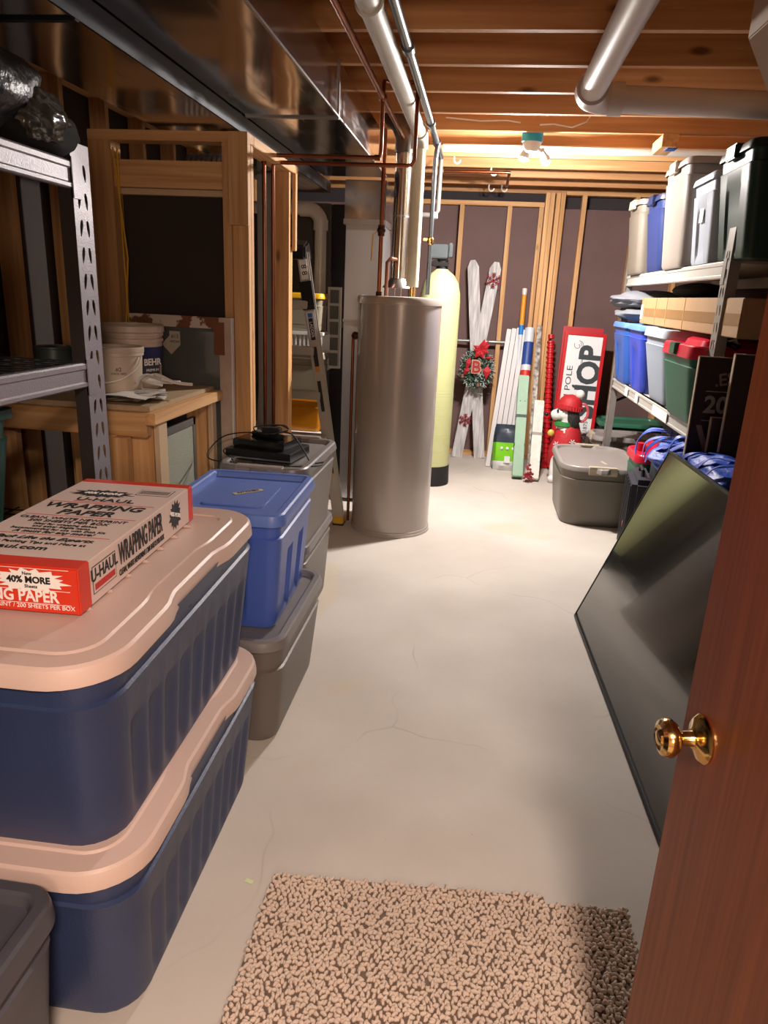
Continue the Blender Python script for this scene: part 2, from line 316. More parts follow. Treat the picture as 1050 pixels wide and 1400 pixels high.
d = thing('plenum_duct', 'upright galvanized duct dropping from the main duct behind the ladder', 'duct', (-0.83, 5.1, 0))
G().box(-0.12, -0.10, 0.03, 0.135, 0.30, 1.95).build('duct_section', mat('dull_galvanized', '#bdbfc2', 0.34, 0.95, bump=0.05, bscale=6), d, bevel=0.002)
G().box(-0.13, -0.11, 1.95, 0.145, 0.31, 2.205).build('duct_boot', DUCT, d, bevel=0.002)
G().box(-0.135, -0.118, 1.93, 0.15, 0.315, 1.965).build('drive_cleat', STEEL, d, bevel=0.002)
G().box(-0.126, -0.106, 1.30, 0.141, 0.306, 1.32).build('drive_cleat', STEEL, d, bevel=0.002)
f = thing('furnace', 'dark grey metal furnace cabinet behind the ladder with black side panel', 'furnace', (-1.35, 5.75, 0))
G().box(-0.55, -0.1, 0.0, 0.16, 0.6, 2.13).build('cabinet', mat('furnace_grey', '#57534e', 0.4, 0.5), f, bevel=0.006)
G().box(0.165, -0.06, 0.0, 0.30, 0.6, 2.13).build('black_panel', mat('furnace_black', '#1a1616', 0.3, 0.2), f, bevel=0.004)
G().box(-0.5, -0.115, 0.9, 0.13, -0.1, 1.9).build('access_panel', MATS['furnace_grey'], f, bevel=0.003)
d = thing('filter_grille', 'white slotted filter frame hung beside the furnace pipe', 'filter', (-1.11, 5.45, 0.93))
g = G()
g.box(-0.05, 0, 0, -0.035, 0.04, 0.6).box(0.035, 0, 0, 0.05, 0.04, 0.6)
for k in range(6): g.box(-0.035, 0, 0.116*k, 0.035, 0.04, 0.116*k+0.02)
g.build('filter_frame', WHT, d)
G().box(-0.035, 0.02, 0.02, 0.035, 0.03, 0.58).build('filter_mesh', mat('grey_mesh', '#77746e', 0.6), d)
G().box(-0.04, 0.04, 0.3, 0.04, 0.24, 0.34).build('bracket', STRAP, d)
p = thing('furnace_pipe', 'white plastic furnace air pipe with elbow turning down', 'pipe', (-1.19, 5.3, 0))
arc = [(-0.1+0.1*math.sin(a), 0, 1.95+0.1*math.cos(a)) for a in [PI/2*k/8 for k in range(9)]]
G().tube([(-0.6, 0, 2.05), (-0.12, 0, 2.05)], 0.042, 20).build('pipe', PVC, p)
G().tube(arc, 0.05, 20).build('elbow', PVC, p)
G().cyl((0, 0, 1.97), (0, 0, 0.9), 0.042, 20).build('pipe', PVC, p)
for a, c_ in (((-0.15, 0, 2.05), (-0.09, 0, 2.05)), ((0, 0, 1.98), (0, 0, 1.91)), ((0, 0, 1.30), (0, 0, 1.22))): G().cyl(a, c_, 0.052, 20).build('coupling', PVC, p)
G().cyl((0, 0, 0.94), (0, 0.33, 0.94), 0.042, 20).build('pipe', PVC, p)
# light grey panel seen between the posts
plank('metal_chase', -1.36, 4.35, 0.0, -1.27, 4.44, 2.13, mat('pale_grey_metal', '#a3a39e', 0.45, 0.3), None, label='pale grey metal chase standing behind the wooden posts', category='duct')
# overhead pipes
p = thing('drain_pipe', 'off-white plastic drain pipe under the joists turning down to the heater', 'pipe', (-0.431, 0, 2.375))
G().cyl((0, 0.2, 0), (0, 4.38, 0), 0.040, 24).build('pipe', mat('aged_pvc', '#cfcabc', 0.5, var=0.12, vscale=5), p)
G().tube([(0, 4.36+0.08*math.sin(a), -0.08+0.08*math.cos(a)) for a in [PI/2*k/8 for k in range(9)]], 0.049, 20).build('elbow', MATS['aged_pvc'], p)
G().cyl((0, 4.44, -0.06), (0, 4.44, -0.83), 0.038, 24).build('pipe', mat('cream_pvc', '#d8d7bd', 0.35), p)
for y in (2.55, 0.9): G().cyl((0, y, 0), (0, y+0.02, 0), 0.047, 24).build('coupling', MATS['aged_pvc'], p)
G().cyl((0, 4.44, -0.83), (0, 4.44, -0.885), 0.014, 12).build('nipple', BRASS, p)
p = thing('gas_pipe', 'grey steel gas pipe running under the joists beside the drain pipe', 'pipe', (-0.355, 0, 2.385))
gm = mat('grey_steel_pipe', '#6e747b', 0.35, 0.9)
G().cyl((0, 0.2, 0), (0, 5.2, 0), 0.018, 14).build('pipe', gm, p)
for y in (3.0, 4.2, 4.7): G().cyl((0, y, 0), (0, y+0.05, 0), 0.025, 14).build('coupling', gm, p)
G().tube([(0.01, 4.7, -0.01), (0.0, 4.70, -0.10), (0, 4.7, -0.88)], 0.014, 12).build('drop_pipe', gm, p)
G().ell((0, 4.7, -0.56), (0.024, 0.02, 0.03)).box(-0.045, 4.69, -0.56, 0.0, 4.70, -0.545).build('valve', BRASS, p)
G().tube([(0, 5.2, 0), (0, 5.2, -0.05), (0, 5.2, -0.33), (-0.02, 5.2, -0.36), (-0.18, 5.2, -0.36)], 0.016, 12).build('drop_pipe', mat('grey_hose', '#77746f', 0.5, 0.5), p)
G().lathe([(0.022, -0.02), (0.024, 0), (0.022, 0.02)], 14, (-0.02, 5.2, -0.36), 'x').build('elbow', WHT, p)
p = thing('water_pipe', 'copper water pipe under the joists with riser and branch to the left wall', 'pipe', (-0.535, 0, 2.365))
G().cyl((0, 0.9, 0), (0, 4.9, 0), 0.0125, 14).build('pipe', COPPER, p)
for y in (0.9, 3.65): G().ell((0, y, 0), (0.02, 0.024, 0.02)).build('fitting', COPPER, p)
G().tube([(0, 3.65, 0), (0, 3.65, -0.23), (-0.004, 3.65, -0.248), (-0.02, 3.65, -0.252), (-0.55, 3.65, -0.252), (-0.566, 3.65, -0.256), (-0.57, 3.65, -0.27), (-0.57, 3.65, -2.3)], 0.0095, 12).build('branch_pipe', COPPER, p)
for a, c_ in (((-0.03, 3.65, -0.252), (-0.0, 3.65, -0.252)), ((-0.57, 3.65, -0.29), (-0.57, 3.65, -0.262)), ((-0.545, 3.65, -0.252), (-0.52, 3.65, -0.252))): G().cyl(a, c_, 0.013, 12).build('fitting', COPPER, p)
G().tube([(0, 3.65, 0.0), (0, 3.68, 0.075), (0.03, 3.72, 0.082), (0.145, 3.72, 0.082), (0.1535, 3.72, 0.07), (0.1535, 3.72, -0.25), (0.14, 3.72, -0.268), (0.12, 3.72, -0.272), (-0.52, 3.72, -0.272), (-0.54, 3.72, -0.276), (-0.545, 3.72, -0.29), (-0.545, 3.72, -2.3)], 0.0095, 12).build('branch_pipe', COPPER, p)
p = thing('heater_supply_pipe', 'upright copper pipe with yellow-handled valve feeding the water heater', 'pipe', (-0.622, 4.38, 1.46))
G().cyl((0, 0, 0), (0, 0, 0.925), 0.012, 14).build('pipe', COPPER, p)
G().cyl((0, 0, 0.36), (0, 0, 0.42), 0.02, 12).ell((0, -0.005, 0.39), (0.026, 0.024, 0.02)).cyl((0, 0, 0), (0, 0, 0.05), 0.018, 10).build('valve', mat('dark_bronze', '#4a2f22', 0.4, 0.8), p)
G().bar((-0.02, -0.025, 0.385), (-0.045, -0.028, 0.36), 0.012, 0.005).bar((-0.045, -0.028, 0.36), (-0.05, -0.028, 0.22), 0.016, 0.006).build('valve_handle', mat('yellow_vinyl', '#d7a416', 0.4), p)
p = thing('heater_outlet_pipe', 'thin pinkish copper pipe just right of the heater supply pipe', 'pipe', (-0.585, 4.42, 1.46))
G().tube([(0, 0, 0), (0, 0, 0.22), (0.02, 0, 0.24), (0.09, 0.25, 0.24)], 0.011, 12).build('pipe', mat('bright_copper', '#c48a72', 0.35, 0.9), p)
p = thing('relief_pipe', 'copper relief pipe running down the left side of the water heater', 'pipe', (-0.79, 4.5, 0))
G().tube([(0.03, 0, 1.24), (0.0, 0, 1.24), (0, 0, 1.2), (0, 0, 0.02)], 0.01, 12).build('pipe', COPPER, p)
G().ell((0.012, 0, 1.24), (0.025, 0.02, 0.025)).build('valve', MATS['dark_bronze'], p)
p = thing('sewer_pipe', 'thick white plastic pipe crossing under the joists with an elbow at right', 'pipe', (0.385, 0, 2.365))
wp = mat('glossy_pvc', '#cdc3bb', 0.42)
G().cyl((0, 0.2, 0), (0, 3.52, 0), 0.055, 28).build('pipe', wp, p)
G().tube([(0.1-0.1*math.cos(a), 3.50+0.11*math.sin(a), -0.002) for a in [PI/2*k/10 for k in range(11)]], 0.064, 24).build('elbow', wp, p)
G().cyl((0.1, 3.61, -0.002), (1.30, 3.66, -0.02), 0.055, 28).build('pipe', wp, p)
for a, c_ in (((0, 3.44, 0), (0, 3.51, 0)), ((0.09, 3.61, -0.002), (0.15, 3.612, -0.003))): G().cyl(a, c_, 0.068, 28).build('coupling', wp, p)
p = thing('ceiling_pipe', 'slender white plastic pipe crossing the ceiling just behind the lamp', 'pipe', (0, 4.93, 2.395))
G().cyl((-0.33, 0, 0), (1.45, 0, 0), 0.024, 16).build('pipe', PVC, p)
G().tube([(1.45, 0, 0), (1.48, 0, -0.005), (1.49, 0, -0.03), (1.49, 0, -0.10)], 0.031, 14).build('elbow', PVC, p)
p = thing('back_copper_pipe', 'horizontal copper pipe near the back wall with white hooks', 'pipe', (0, 5.8, 2.395))
G().cyl((-0.37, 0, 0), (0.09, 0, 0), 0.012, 12).tube([(0.09, 0, 0), (0.115, 0, 0), (0.115, 0.02, -0.01), (0.115, 0.6, -0.01)], 0.012, 12).build('pipe', COPPER, p)
for x, y, z in ((-0.28, 5.43, 2.41), (-0.02, 5.83, 2.40), (-0.03, 6.65, 2.40), (0.08, 6.65, 2.40)):
    h = thing('pipe_hook', 'white plastic J-shaped pipe hook hanging from the joists', 'hook', (x, y, z), group='white pipe hooks near the back wall')
    G().tube([(0, 0, 0.03), (0, 0, 0)]+[(0.022-0.022*math.cos(a), 0, -0.022*math.sin(a)) for a in [PI*k/8 for k in range(1, 9)]], 0.006, 8).build('hook', WHT, h)
plank('wood_block', 0.93, 4.60, 2.365, 1.02, 4.86, 2.43, WY, None, label='short pine block with blue tape fixed under the joists', category='block')
o = bpy.data.objects['wood_block']
G().box(-0.005, -0.1, -0.036, 0.05, -0.02, 0.031).build('blue_tape', mat('blue_tape', '#1f4fa0', 0.5), o)
g = G().poly([(0.70, 2.48), (0.72, 1.6), (1.45, 1.6), (1.45, 3.50), (1.17, 3.50)], 2.25, 2.429)
tag(g.build('boxed_chase', mat('chase_drywall', '#b59a82', 0.7), bevel=0.004), 'beige boxed chase under the joists at the upper right corner', 'duct')
# wires
w = thing('lamp_cable', 'thin white cable stapled along the joist to the bare bulb', 'cable', (0, 4.585, 2.46))
G().tube([(-0.30, 0, 0.03), (-0.1, 0, 0.015), (0.05, 0, 0.02), (0.13, 0, 0.01)], 0.004, 6).tube([(0.24, 0, 0.0), (0.32, 0, 0.005), (0.42, 0, -0.01), (0.50, 0, 0.02), (0.52, 0, 0.06)], 0.004, 6).build('cable', WHT, w)
# ================================================================ LAMP
l = thing('ceiling_lamp', 'lit bare bulb lamp under a round blue junction box', 'lamp', (0.21, 4.72, 2.34))
G().lathe([(0.055, 0.05), (0.062, 0.052), (0.062, 0.12), (0.03, 0.16)], 24, (0, -0.02, 0)).build('junction_box', mat('teal_box', '#189fc0', 0.5), l)
G().lathe([(0.03, 0.0), (0.045, 0.015), (0.055, 0.045), (0.055, 0.052)], 24, (0, -0.02, 0)).build('socket', WHT, l)
bm_ = mat('bulb_glow', '#ffffff', emit='#fff7f1', estr=BULB); led = mat('led_base', '#e8e6e0', 0.5)
def led_bulb(loc, rot, k=1.0):
    """LED bulb: an opaque white base and a glowing dome that faces away from the socket"""
    G().lathe([(0.013, 0.045), (0.014, 0.02), (0.026, -0.01), (0.0305, -0.035)], 24, cap1=False).build('bulb_base', led, l, loc, rot)
    G().lathe([(0.030*k, -0.035), (0.028*k, -0.041), (0.022*k, -0.048), (0.012*k, -0.053), (0.002, -0.055)], 24, cap0=False).build('bulb', bm_, l, loc, rot)
led_bulb((-0.03, 0.05, 0.012), (0.05, 0.25, 0), 1.0); led_bulb((0.085, 0.09, 0.0), (0.2, -0.45, 0), 0.75)
G().cyl((-0.02, 0.03, 0.04), (0, -0.02, 0.045), 0.016, 12).cyl((0.0, -0.02, 0.045), (0.06, 0.07, 0.02), 0.014, 12).build('twin_socket', WHT, l)
# ================================================================ WATER HEATER, SOFTENER
hm = mat('heater_enamel', '#a59c95', 0.27, 0.12, 0.5, coat=0.5)
h = thing('water_heater', 'tall grey cylindrical water heater standing on the concrete floor', 'water heater', (-0.505, 4.52, 0))
R = 0.262
G().lathe([(R-0.01, 0.0), (R, 0.004), (R, 0.03), (R-0.004, 0.035), (R-0.004, 1.44)], 72).build('tank', hm, h)
G().lathe([(R-0.004, 1.44), (R+0.002, 1.442), (R+0.002, 1.472), (R-0.004, 1.484), (R-0.02, 1.486), (0.02, 1.488)], 72).build('top_cap', mat('cap_metal', '#b2a9a0', 0.35, 0.3), h)
G().lathe([(R+0.003, 0.0), (R+0.004, 0.014), (R-0.002, 0.016)], 72).build('base_ring', MATS['cap_metal'], h)
G().lathe([(0.095, 0.0), (0.092, 0.008), (0.05, 0.055), (0.045, 0.06)], 32, (-0.025, 0.03, 1.535)).build('draft_hood', STEEL, h)
for a in (0.3, 1.9, 3.5, 5.1): G().bar((-0.025+0.08*math.cos(a), 0.03+0.08*math.sin(a), 1.486), (-0.025+0.08*math.cos(a), 0.03+0.08*math.sin(a), 1.54), 0.014, 0.003).build('hood_leg', STEEL, h)
v = thing('flue_pipe', 'shiny metal flue pipe rising from the water heater hood', 'pipe', (-0.53, 4.55, 1.59))
G().cyl((0, 0, 0), (0, 0, 0.36), 0.048, 28).cyl((0, 0, 0.355), (0, 0, 0.70), 0.0485, 28).build('pipe', mat('flue_metal', '#c0b4a8', 0.2, 1.0), v)
G().cyl((0, 0, 0.35), (0, 0, 0.36), 0.051, 28).cyl((0, 0, 0.70), (0, 0, 0.72), 0.052, 28).build('seam_ring', STEEL, v)
G().tube([(0, 0, 0.70), (0, 0, 0.79), (-0.03, 0.02, 0.86), (-0.10, 0.06, 0.92)], [0.055, 0.055, 0.058, 0.058], 24).build('elbow', mat('dark_galvanized', '#6a6560', 0.4, 0.9), v)
s = thing('softener_tank', 'pale yellow-green ribbed water softener tank behind the heater', 'tank', (-0.335, 5.78, 0))
ym = mat('pale_resin', '#b9bb86', 0.4, bump=0.3, bscale=1, stretch=(1, 1, 90))
G().lathe([(0.155, 0.10), (0.158, 0.12), (0.158, 1.46), (0.154, 1.52), (0.135, 1.60), (0.10, 1.655), (0.055, 1.69), (0.045, 1.70)], 40).build('tank_shell', ym, s)
G().lathe([(0.165, 0), (0.168, 0.01), (0.162, 0.16), (0.156, 0.165)], 40).build('tank_foot', BLKM, s)
G().cyl((0, 0, 1.69), (0, 0, 1.77), 0.045, 20).box(-0.09, -0.05, 1.72, 0.05, 0.03, 1.75).cyl((-0.05, -0.06, 1.74), (-0.05, 0.05, 1.74), 0.025, 14).build('valve_neck', BLK, s, bevel=0.002)
G().box(-0.10, -0.08, 1.775, 0.04, 0.07, 1.875).box(0.045, -0.05, 1.785, 0.075, 0.07, 1.89).build('control_head', mat('slate_plastic', '#3f4648', 0.5), s, bevel=0.006)
# ================================================================ TOTES
def ribs_wave(n, depth):
    return lambda side, t: depth*(0.5-0.5*math.cos(2*PI*n*t)) if side in (0, 2) else 0.0
def ribs_panel(depth):
    def f(side, t):
        if side in (0, 2): return depth*(sstep(.2, .23, t)-sstep(.37, .40, t)+sstep(.60, .63, t)-sstep(.77, .80, t))
        return depth*0.6*(sstep(.22, .26, t)-sstep(.74, .78, t))
    return f
def wave_lid(d):
    return lambda side, t: (d*(sstep(.22, .34, t)-sstep(.66, .78, t)) if side in (0, 2) else 0.0)
def bulge_lid(d):
    return lambda side, t: (-d*(sstep(.25, .42, t)-sstep(.58, .75, t)) if side in (1, 3) else 0.0)
def tote(label, loc, w, l, h, bm, lm, rotz=0, cr=0.06, taper=0.85, ribs=None, nr=40, lidh=0.035, lid='recess', lidmod=None, collar=0.06, handle=None, group=None, name='storage_tote', cat='storage tote', ribtop=0.72, lidcr=None, panel=True, hz=1.0):
    t = thing(name, label, cat, loc, (0, 0, rotz), group)
    ov = 0.014; bw, bl = w-2*ov, l-2*ov; hb = h-lidh*0.7
    ns = nr if ribs else 10; g = G(); rings = []
    def lvl(z, ins, k):
        s = taper + (1-taper)*min(1, z/(hb-collar)); W_, L_ = bw*s-2*ins, bl*s-2*ins
        if z >= hb-collar: W_, L_ = bw-2*ins, bl-2*ins
        md = (lambda side, tt: ribs(side, tt)*k) if ribs else None
        return ring(W_, L_, cr*(0.6+0.4*s), z, ns, 6, md)
    top = hb-collar-0.03
    zs = [(0.0, 0.012, 0), (0.004, 0.004, 0), (0.02, 0.0, 0.2)]
    zs += [(0.05, 0, 0.9), (top*0.3, 0, 1), (top*0.6, 0, 1), (top*ribtop/0.72*0.86, 0, 1), (min(top*ribtop/0.72*0.93, hb-collar-0.012), 0, 0), (hb-collar-0.006, 0.0, 0), (hb-collar, -0.001, 0), (hb-collar+0.004, 0.006, 0), (hb, 0.0, 0)]
    for z, i, k in zs: rings.append(lvl(z, i, k))
    if lid == 'open':
        rings.append(ring(bw+2*ov, bl+2*ov, cr, hb-0.015, ns, 6)); rings.append(ring(bw+2*ov, bl+2*ov, cr, hb+0.01, ns, 6)); rings.append(ring(bw-0.01, bl-0.01, cr, hb+0.01, ns, 6)); rings.append(ring(bw*taper, bl*taper, cr*0.8, 0.02, ns, 6))
        g.loft(rings, True, True).build('body', bm, t, smooth=30)
    else:
        g.loft(rings, True, False).build('body', bm, t, smooth=30)
        lr = lidcr or cr+ov; g = G(); LN = 24
        def rr(i, z, k=1.0): return ring(w-2*i, l-2*i, max(lr-i, 0.01), z, LN, 8, (lambda sd, tt: lidmod(sd, tt)*k) if lidmod else None)
        z1 = h; L_ = [rr(0.006, h-lidh), rr(0.0, h-lidh), rr(0.0, h-lidh+0.006), rr(0.003, h-0.014), rr(0.006, h-0.005), rr(0.012, h), rr(0.030, h)]
        if lid == 'recess': L_ += [rr(0.036, h-0.004, .8), rr(0.043, h-0.020, .6), rr(0.05, h-0.021, .5)]
        if lid == 'raised': L_ += [rr(0.055, h, .9), rr(0.060, h+0.004, .7), rr(0.09, h+0.004, .5), rr(0.094, h+0.0, .3), rr(0.1, h, .2)]
        if lid == 'flat': L_ += [rr(0.04, h, .6), rr(0.046, h-0.006, .4), rr(0.06, h-0.006, .3)]
        lo = g.loft(L_, False, True).build('lid', lm, t, smooth=30)
        if panel and lid == 'recess':
            G().loft([ring(w*0.5, l*0.5, 0.02, h-0.0215, 2, 4), ring(w*0.5, l*0.5, 0.02, h-0.016, 2, 4), ring(w*0.48, l*0.485, 0.018, h-0.016, 2, 4)], False, True).build('lid_panel', lm, lo)
    if handle is not None:
        hm_, hw_ = handle
        for sgn in (-1, 1):
            G().box(-hw_/2, -0.012, -0.045, hw_/2, 0.012, 0.006).box(-hw_/2, -0.012, 0.0, hw_/2, 0.03, 0.012).build('handle', hm_, t, loc=(0, sgn*(l/2+0.002), h-lidh*0.15), rot=(0, 0, 0 if sgn < 0 else PI), bevel=0.004)
    return t
pink = mat('putty_lid', '#cdb3a7', 0.42, bump=0.05, bscale=160, var=0.05, vscale=3)
navy = mat('navy_plastic', '#303c5e', 0.42, bump=0.08, bscale=180, var=0.12, vscale=2.5)
navy2 = mat('steel_blue_plastic', '#2b3558', 0.42, bump=0.08, bscale=180)
greyb = mat('taupe_plastic', '#635b55', 0.4, bump=0.05, bscale=150); greyl = mat('grey_lid', '#757170', 0.38, bump=0.05, bscale=150)
greyd = mat('charcoal_plastic', '#46444a', 0.45, bump=0.06, bscale=150)
blue = mat('blue_plastic', '#4660b2', 0.4, var=0.1, vscale=3); bluel = mat('blue_lid', '#5a76bd', 0.4)
grnd = mat('dark_green_plastic', '#12352c', 0.4); cream = mat('cream_handle', '#b8ad98', 0.4)
t1 = tote('navy ribbed tote with putty lid at lower left, bottom of its stack', (-0.865, 1.45, 0), 0.58, 0.95, 0.43, navy, pink, cr=0.09, taper=0.9, ribs=ribs_wave(9, 0.012), nr=90, lid='raised', lidmod=wave_lid(0.016), lidh=0.04, lidcr=0.13, rotz=0.02, ribtop=0.66)
t2 = tote('navy ribbed tote with putty lid under the paper box, top of its stack', (-0.885, 1.47, 0.43), 0.58, 0.98, 0.43, navy, pink, cr=0.09, taper=0.9, ribs=ribs_wave(9, 0.012), nr=90, lid='raised', lidmod=wave_lid(0.016), lidh=0.04, lidcr=0.13, rotz=0.02, ribtop=0.66)
for k in range(7): G().bar((-0.10, -0.25+0.09*k, 0.432), (0.145, -0.25+0.09*k, 0.432), 0.010, 0.008).build('lid_rib', pink, t2, bevel=0.003)
for k, y in enumerate((-0.06, 0.16)): G().box(0.262, y, 0.362, 0.272, y+0.016, 0.385).build('lid_latch', BLKM, t2)
tote('charcoal lidded tote at the bottom left corner beside the navy stack', (-0.965, 0.64, 0), 0.60, 0.62, 0.445, greyd, greyd, cr=0.05, taper=0.92, lid='recess', lidh=0.045, panel=False)
tote('taupe tote with dark grey lid supporting the blue tote', (-0.85, 2.32, 0), 0.60, 0.68, 0.405, greyb, greyl, cr=0.07, taper=0.9, lid='recess', lidh=0.035, collar=0.09, panel=False, lidcr=0.09)
t = tote('bright blue lidded tote stacked on a taupe tote', (-0.795, 2.345, 0.385), 0.43, 0.56, 0.425, blue, bluel, cr=0.04, taper=0.86, ribs=ribs_panel(0.014), nr=60, lid='recess', lidh=0.04, lidcr=0.05, rotz=0.03, ribtop=0.66)
G().box(-0.03, 0.0, 0.41, 0.085, 0.022, 0.4115).build('tape_label', mat('tan_tape', '#b8ab8c', 0.6), t, rot=(0, 0, 0.75))
text('KITCHEN', 0.02, INK, t, (0.012, 0.027, 0.412), (0, 0, 0.75))
tote('lower grey tote of the stack nearest the ladder', (-0.862, 3.13, 0), 0.38, 0.64, 0.42, greyb, greyl, cr=0.06, taper=0.88, lid='recess', panel=False, lidmod=bulge_lid(0.03), lidcr=0.08)
t = tote('upper grey tote of the stack nearest the ladder, holding the disc player', (-0.848, 3.06, 0.40), 0.39, 0.68, 0.40, greyb, greyl, cr=0.06, taper=0.88, lid='recess', panel=False, lidmod=bulge_lid(0.035), handle=(mat('handle_grey', '#8d8279', 0.4), 0.2), rotz=-0.01, lidcr=0.08)
G().box(0.178, 0.16, 0.20, 0.1795, 0.21, 0.32).build('paper_label', WINK, t, rot=(0, -0.04, 0))
t = tote('big taupe tote on the floor near the back right, cream handles', (0.90, 5.22, 0), 0.56, 0.82, 0.435, mat('warm_taupe', '#716a60', 0.38, var=0.06, vscale=3), mat('warm_grey_lid', '#8b8480', 0.4), cr=0.12, taper=0.88, lid='recess', lidmod=bulge_lid(0.05), handle=(cream, 0.19), panel=False, lidcr=0.16, collar=0.07)
G().box(0.01, -0.19, 0.4145, 0.03, -0.09, 0.416).build('tape_label', cream, t, rot=(0, 0, 0.2))
tote('taupe lidded tote behind the big one, under the shelf', (1.30, 6.08, 0), 0.40, 0.62, 0.46, MATS['warm_taupe'], MATS['warm_grey_lid'], cr=0.08, taper=0.88, lid='recess', lidmod=bulge_lid(0.03), handle=(cream, 0.15), panel=False, rotz=PI/2)
tote('green-lidded tote on the floor against the back wall', (1.40, 6.60, 0), 0.44, 0.58, 0.50, grnd, mat('green_lid', '#2f6a52', 0.45), cr=0.08, taper=0.88, lid='recess', panel=False, rotz=PI/2)
# ---- right shelf bins (long side runs away from the room)
GS = mat('shelf_grey', '#8f8a84', 0.4, 0.35); GW = mat('shelf_white', '#b9b5ad', 0.4, 0.2)
SH = 1.705
def sbin(label, y0, y1, z, h, bm, lm, x0=1.0, L=0.62, **k):
    return tote(label, (x0+L/2, (y0+y1)/2, z), y1-y0, L, h, bm, lm, rotz=PI/2, **k)
beige = mat('pale_beige_plastic', '#857d75', 0.4); clr = mat('frosted_plastic', '#a5adb8', 0.35)
hd = (cream, 0.14)
sbin('taupe tote with cream latch, far end of the top shelf', 5.22, 5.66, SH, 0.47, MATS['warm_taupe'], greyl, 0.97, cr=0.05, taper=0.88, handle=hd)
t = sbin('navy lidded tote with white sticker on the top shelf', 4.74, 5.20, SH, 0.445, mat('deep_navy', '#1d2c5a', 0.4), mat('deep_navy_lid', '#1b2748', 0.4), 1.0, cr=0.05, taper=0.86, handle=(mat('deep_navy_lid', '#1b2748'), 0.12))
G().box(-0.02, 0.292, 0.24, 0.02, 0.294, 0.31).build('sticker', WINK, t, rot=(0, 0, 0), loc=(0, -0.012, 0))
sbin('large pale beige tote with cream latch on the top shelf', 4.15, 4.68, SH, 0.54, beige, mat('taupe_lid', '#9b9086', 0.4), 0.98, cr=0.05, taper=0.88, handle=hd)
t = sbin('frosted blue-grey tote on the top shelf beside the dark green one', 3.74, 4.12, SH, 0.41, clr, clr, 1.01, cr=0.03, taper=0.9, ribs=ribs_panel(0.02), nr=50)
G().box(-0.03, 0.30, 0.2, 0.03, 0.302, 0.32).build('sticker', WINK, t, loc=(0.02, -0.018, 0))
sbin('dark green lidded tote on the top shelf by the near post', 3.24, 3.70, SH, 0.45, grnd, mat('black_green_lid', '#10221d', 0.4), 1.0, cr=0.04, taper=0.86, ribs=ribs_panel(0.016), nr=50, handle=(mat('black_green_lid', '#10221d'), 0.12))
ML = 0.955
sbin('medium blue open tote at the far end of the middle shelf', 5.20, 5.70, ML, 0.425, mat('denim_plastic', '#2d56a4', 0.4), mat('denim_lid', '#5b83c4', 0.4), 0.98, cr=0.05, taper=0.84, ribs=ribs_panel(0.014), nr=50)
sbin('deeper blue ribbed tote second on the middle shelf', 4.70, 5.18, ML, 0.425, mat('royal_plastic', '#2e43ac', 0.4), mat('denim_lid', '#5b83c4'), 0.99, cr=0.05, taper=0.84, ribs=ribs_panel(0.018), nr=50)
sbin('pale blue-grey tote beside the red-lidded one on the middle shelf', 4.12, 4.66, ML, 0.425, mat('ice_plastic', '#8f9aa8', 0.4), mat('ice_lid', '#b4bcc4', 0.4), 0.99, cr=0.05, taper=0.80, lidh=0.05)
t = sbin('green tote with bright red lid on the middle shelf', 3.50, 4.08, ML, 0.375, mat('pine_green_plastic', '#1f5b46', 0.38), mat('crimson_lid', '#c01833', 0.3), 0.97, cr=0.05, taper=0.84, lidh=0.06, lid='flat', handle=(mat('pine_green_plastic', '#1f5b46'), 0.1), hz=0.9)
G().loft([ring(0.36, 0.46, 0.05, 0.366, 4, 5), ring(0.34, 0.44, 0.05, 0.395, 4, 5), ring(0.30, 0.40, 0.04, 0.405, 4, 5)], False, True).build('lid_dome', MATS['crimson_lid'], t)
# ================================================================ SHELVING UNITS
def slotted_post(parent, x, y0, y1, z1, m, face, z0=0.0, pitch=0.076, name='post'):
    """angle-iron upright; the flange facing the room has real teardrop slots"""
    w = abs(y1-y0); cu = bpy.data.curves.new('p', 'CURVE'); cu.dimensions = '2D'; cu.fill_mode = 'BOTH'; cu.extrude = 0.0011; cu.resolution_u = 1
    def sp(pts):
        s_ = cu.splines.new('POLY'); s_.points.add(len(pts)-1); s_.use_cyclic_u = True
        for i, (a, b) in enumerate(pts): s_.points[i].co = (a, b, 0, 1)
    sp([(0, z0), (w, z0), (w, z1), (0, z1)])
    k = 0; z = z0+0.05
    while z < z1-0.05:
        for cx, tl in ((w*0.32, 0.005), (w*0.70, -0.003)):
            pts = []
            for i in range(12):
                a = 2*PI*i/12; yy = math.sin(a); r_ = 0.0050+0.0060*(0.5+0.5*yy)
                pts.append((cx+tl*(yy)+r_*math.cos(a), z+0.024*yy))
            sp(pts)
        z += pitch
    o = bpy.data.objects.new('p', cu); me = bpy.data.meshes.new_from_object(o); bpy.data.objects.remove(o)
    me.materials.clear(); me.materials.append(m)
    me.transform(Matrix(((0, 0, 1, 0), (1, 0, 0, 0), (0, 1, 0, 0), (0, 0, 0, 1))))
    p_ = place(name, me, parent, (x, min(y0, y1), 0))
    g = G(); yy = 0.0 if face < 0 else w
    sx = -1 if x < 0 else 1
    g.box(min(0, sx*0.045), 0, z0, max(0, sx*0.045), 0.0022, z1)
    g.box(min(sx*0.002, sx*0.006), 0.0022, z0, max(sx*0.002, sx*0.006), 0.004, z1)
    g.build('flange', mat('shelf_shaded_side', '#3a3330', 0.5, 0.3) if x < 0 else m, p_)  # left unit: shade on the camera-facing flange is put into its colour
    return p_
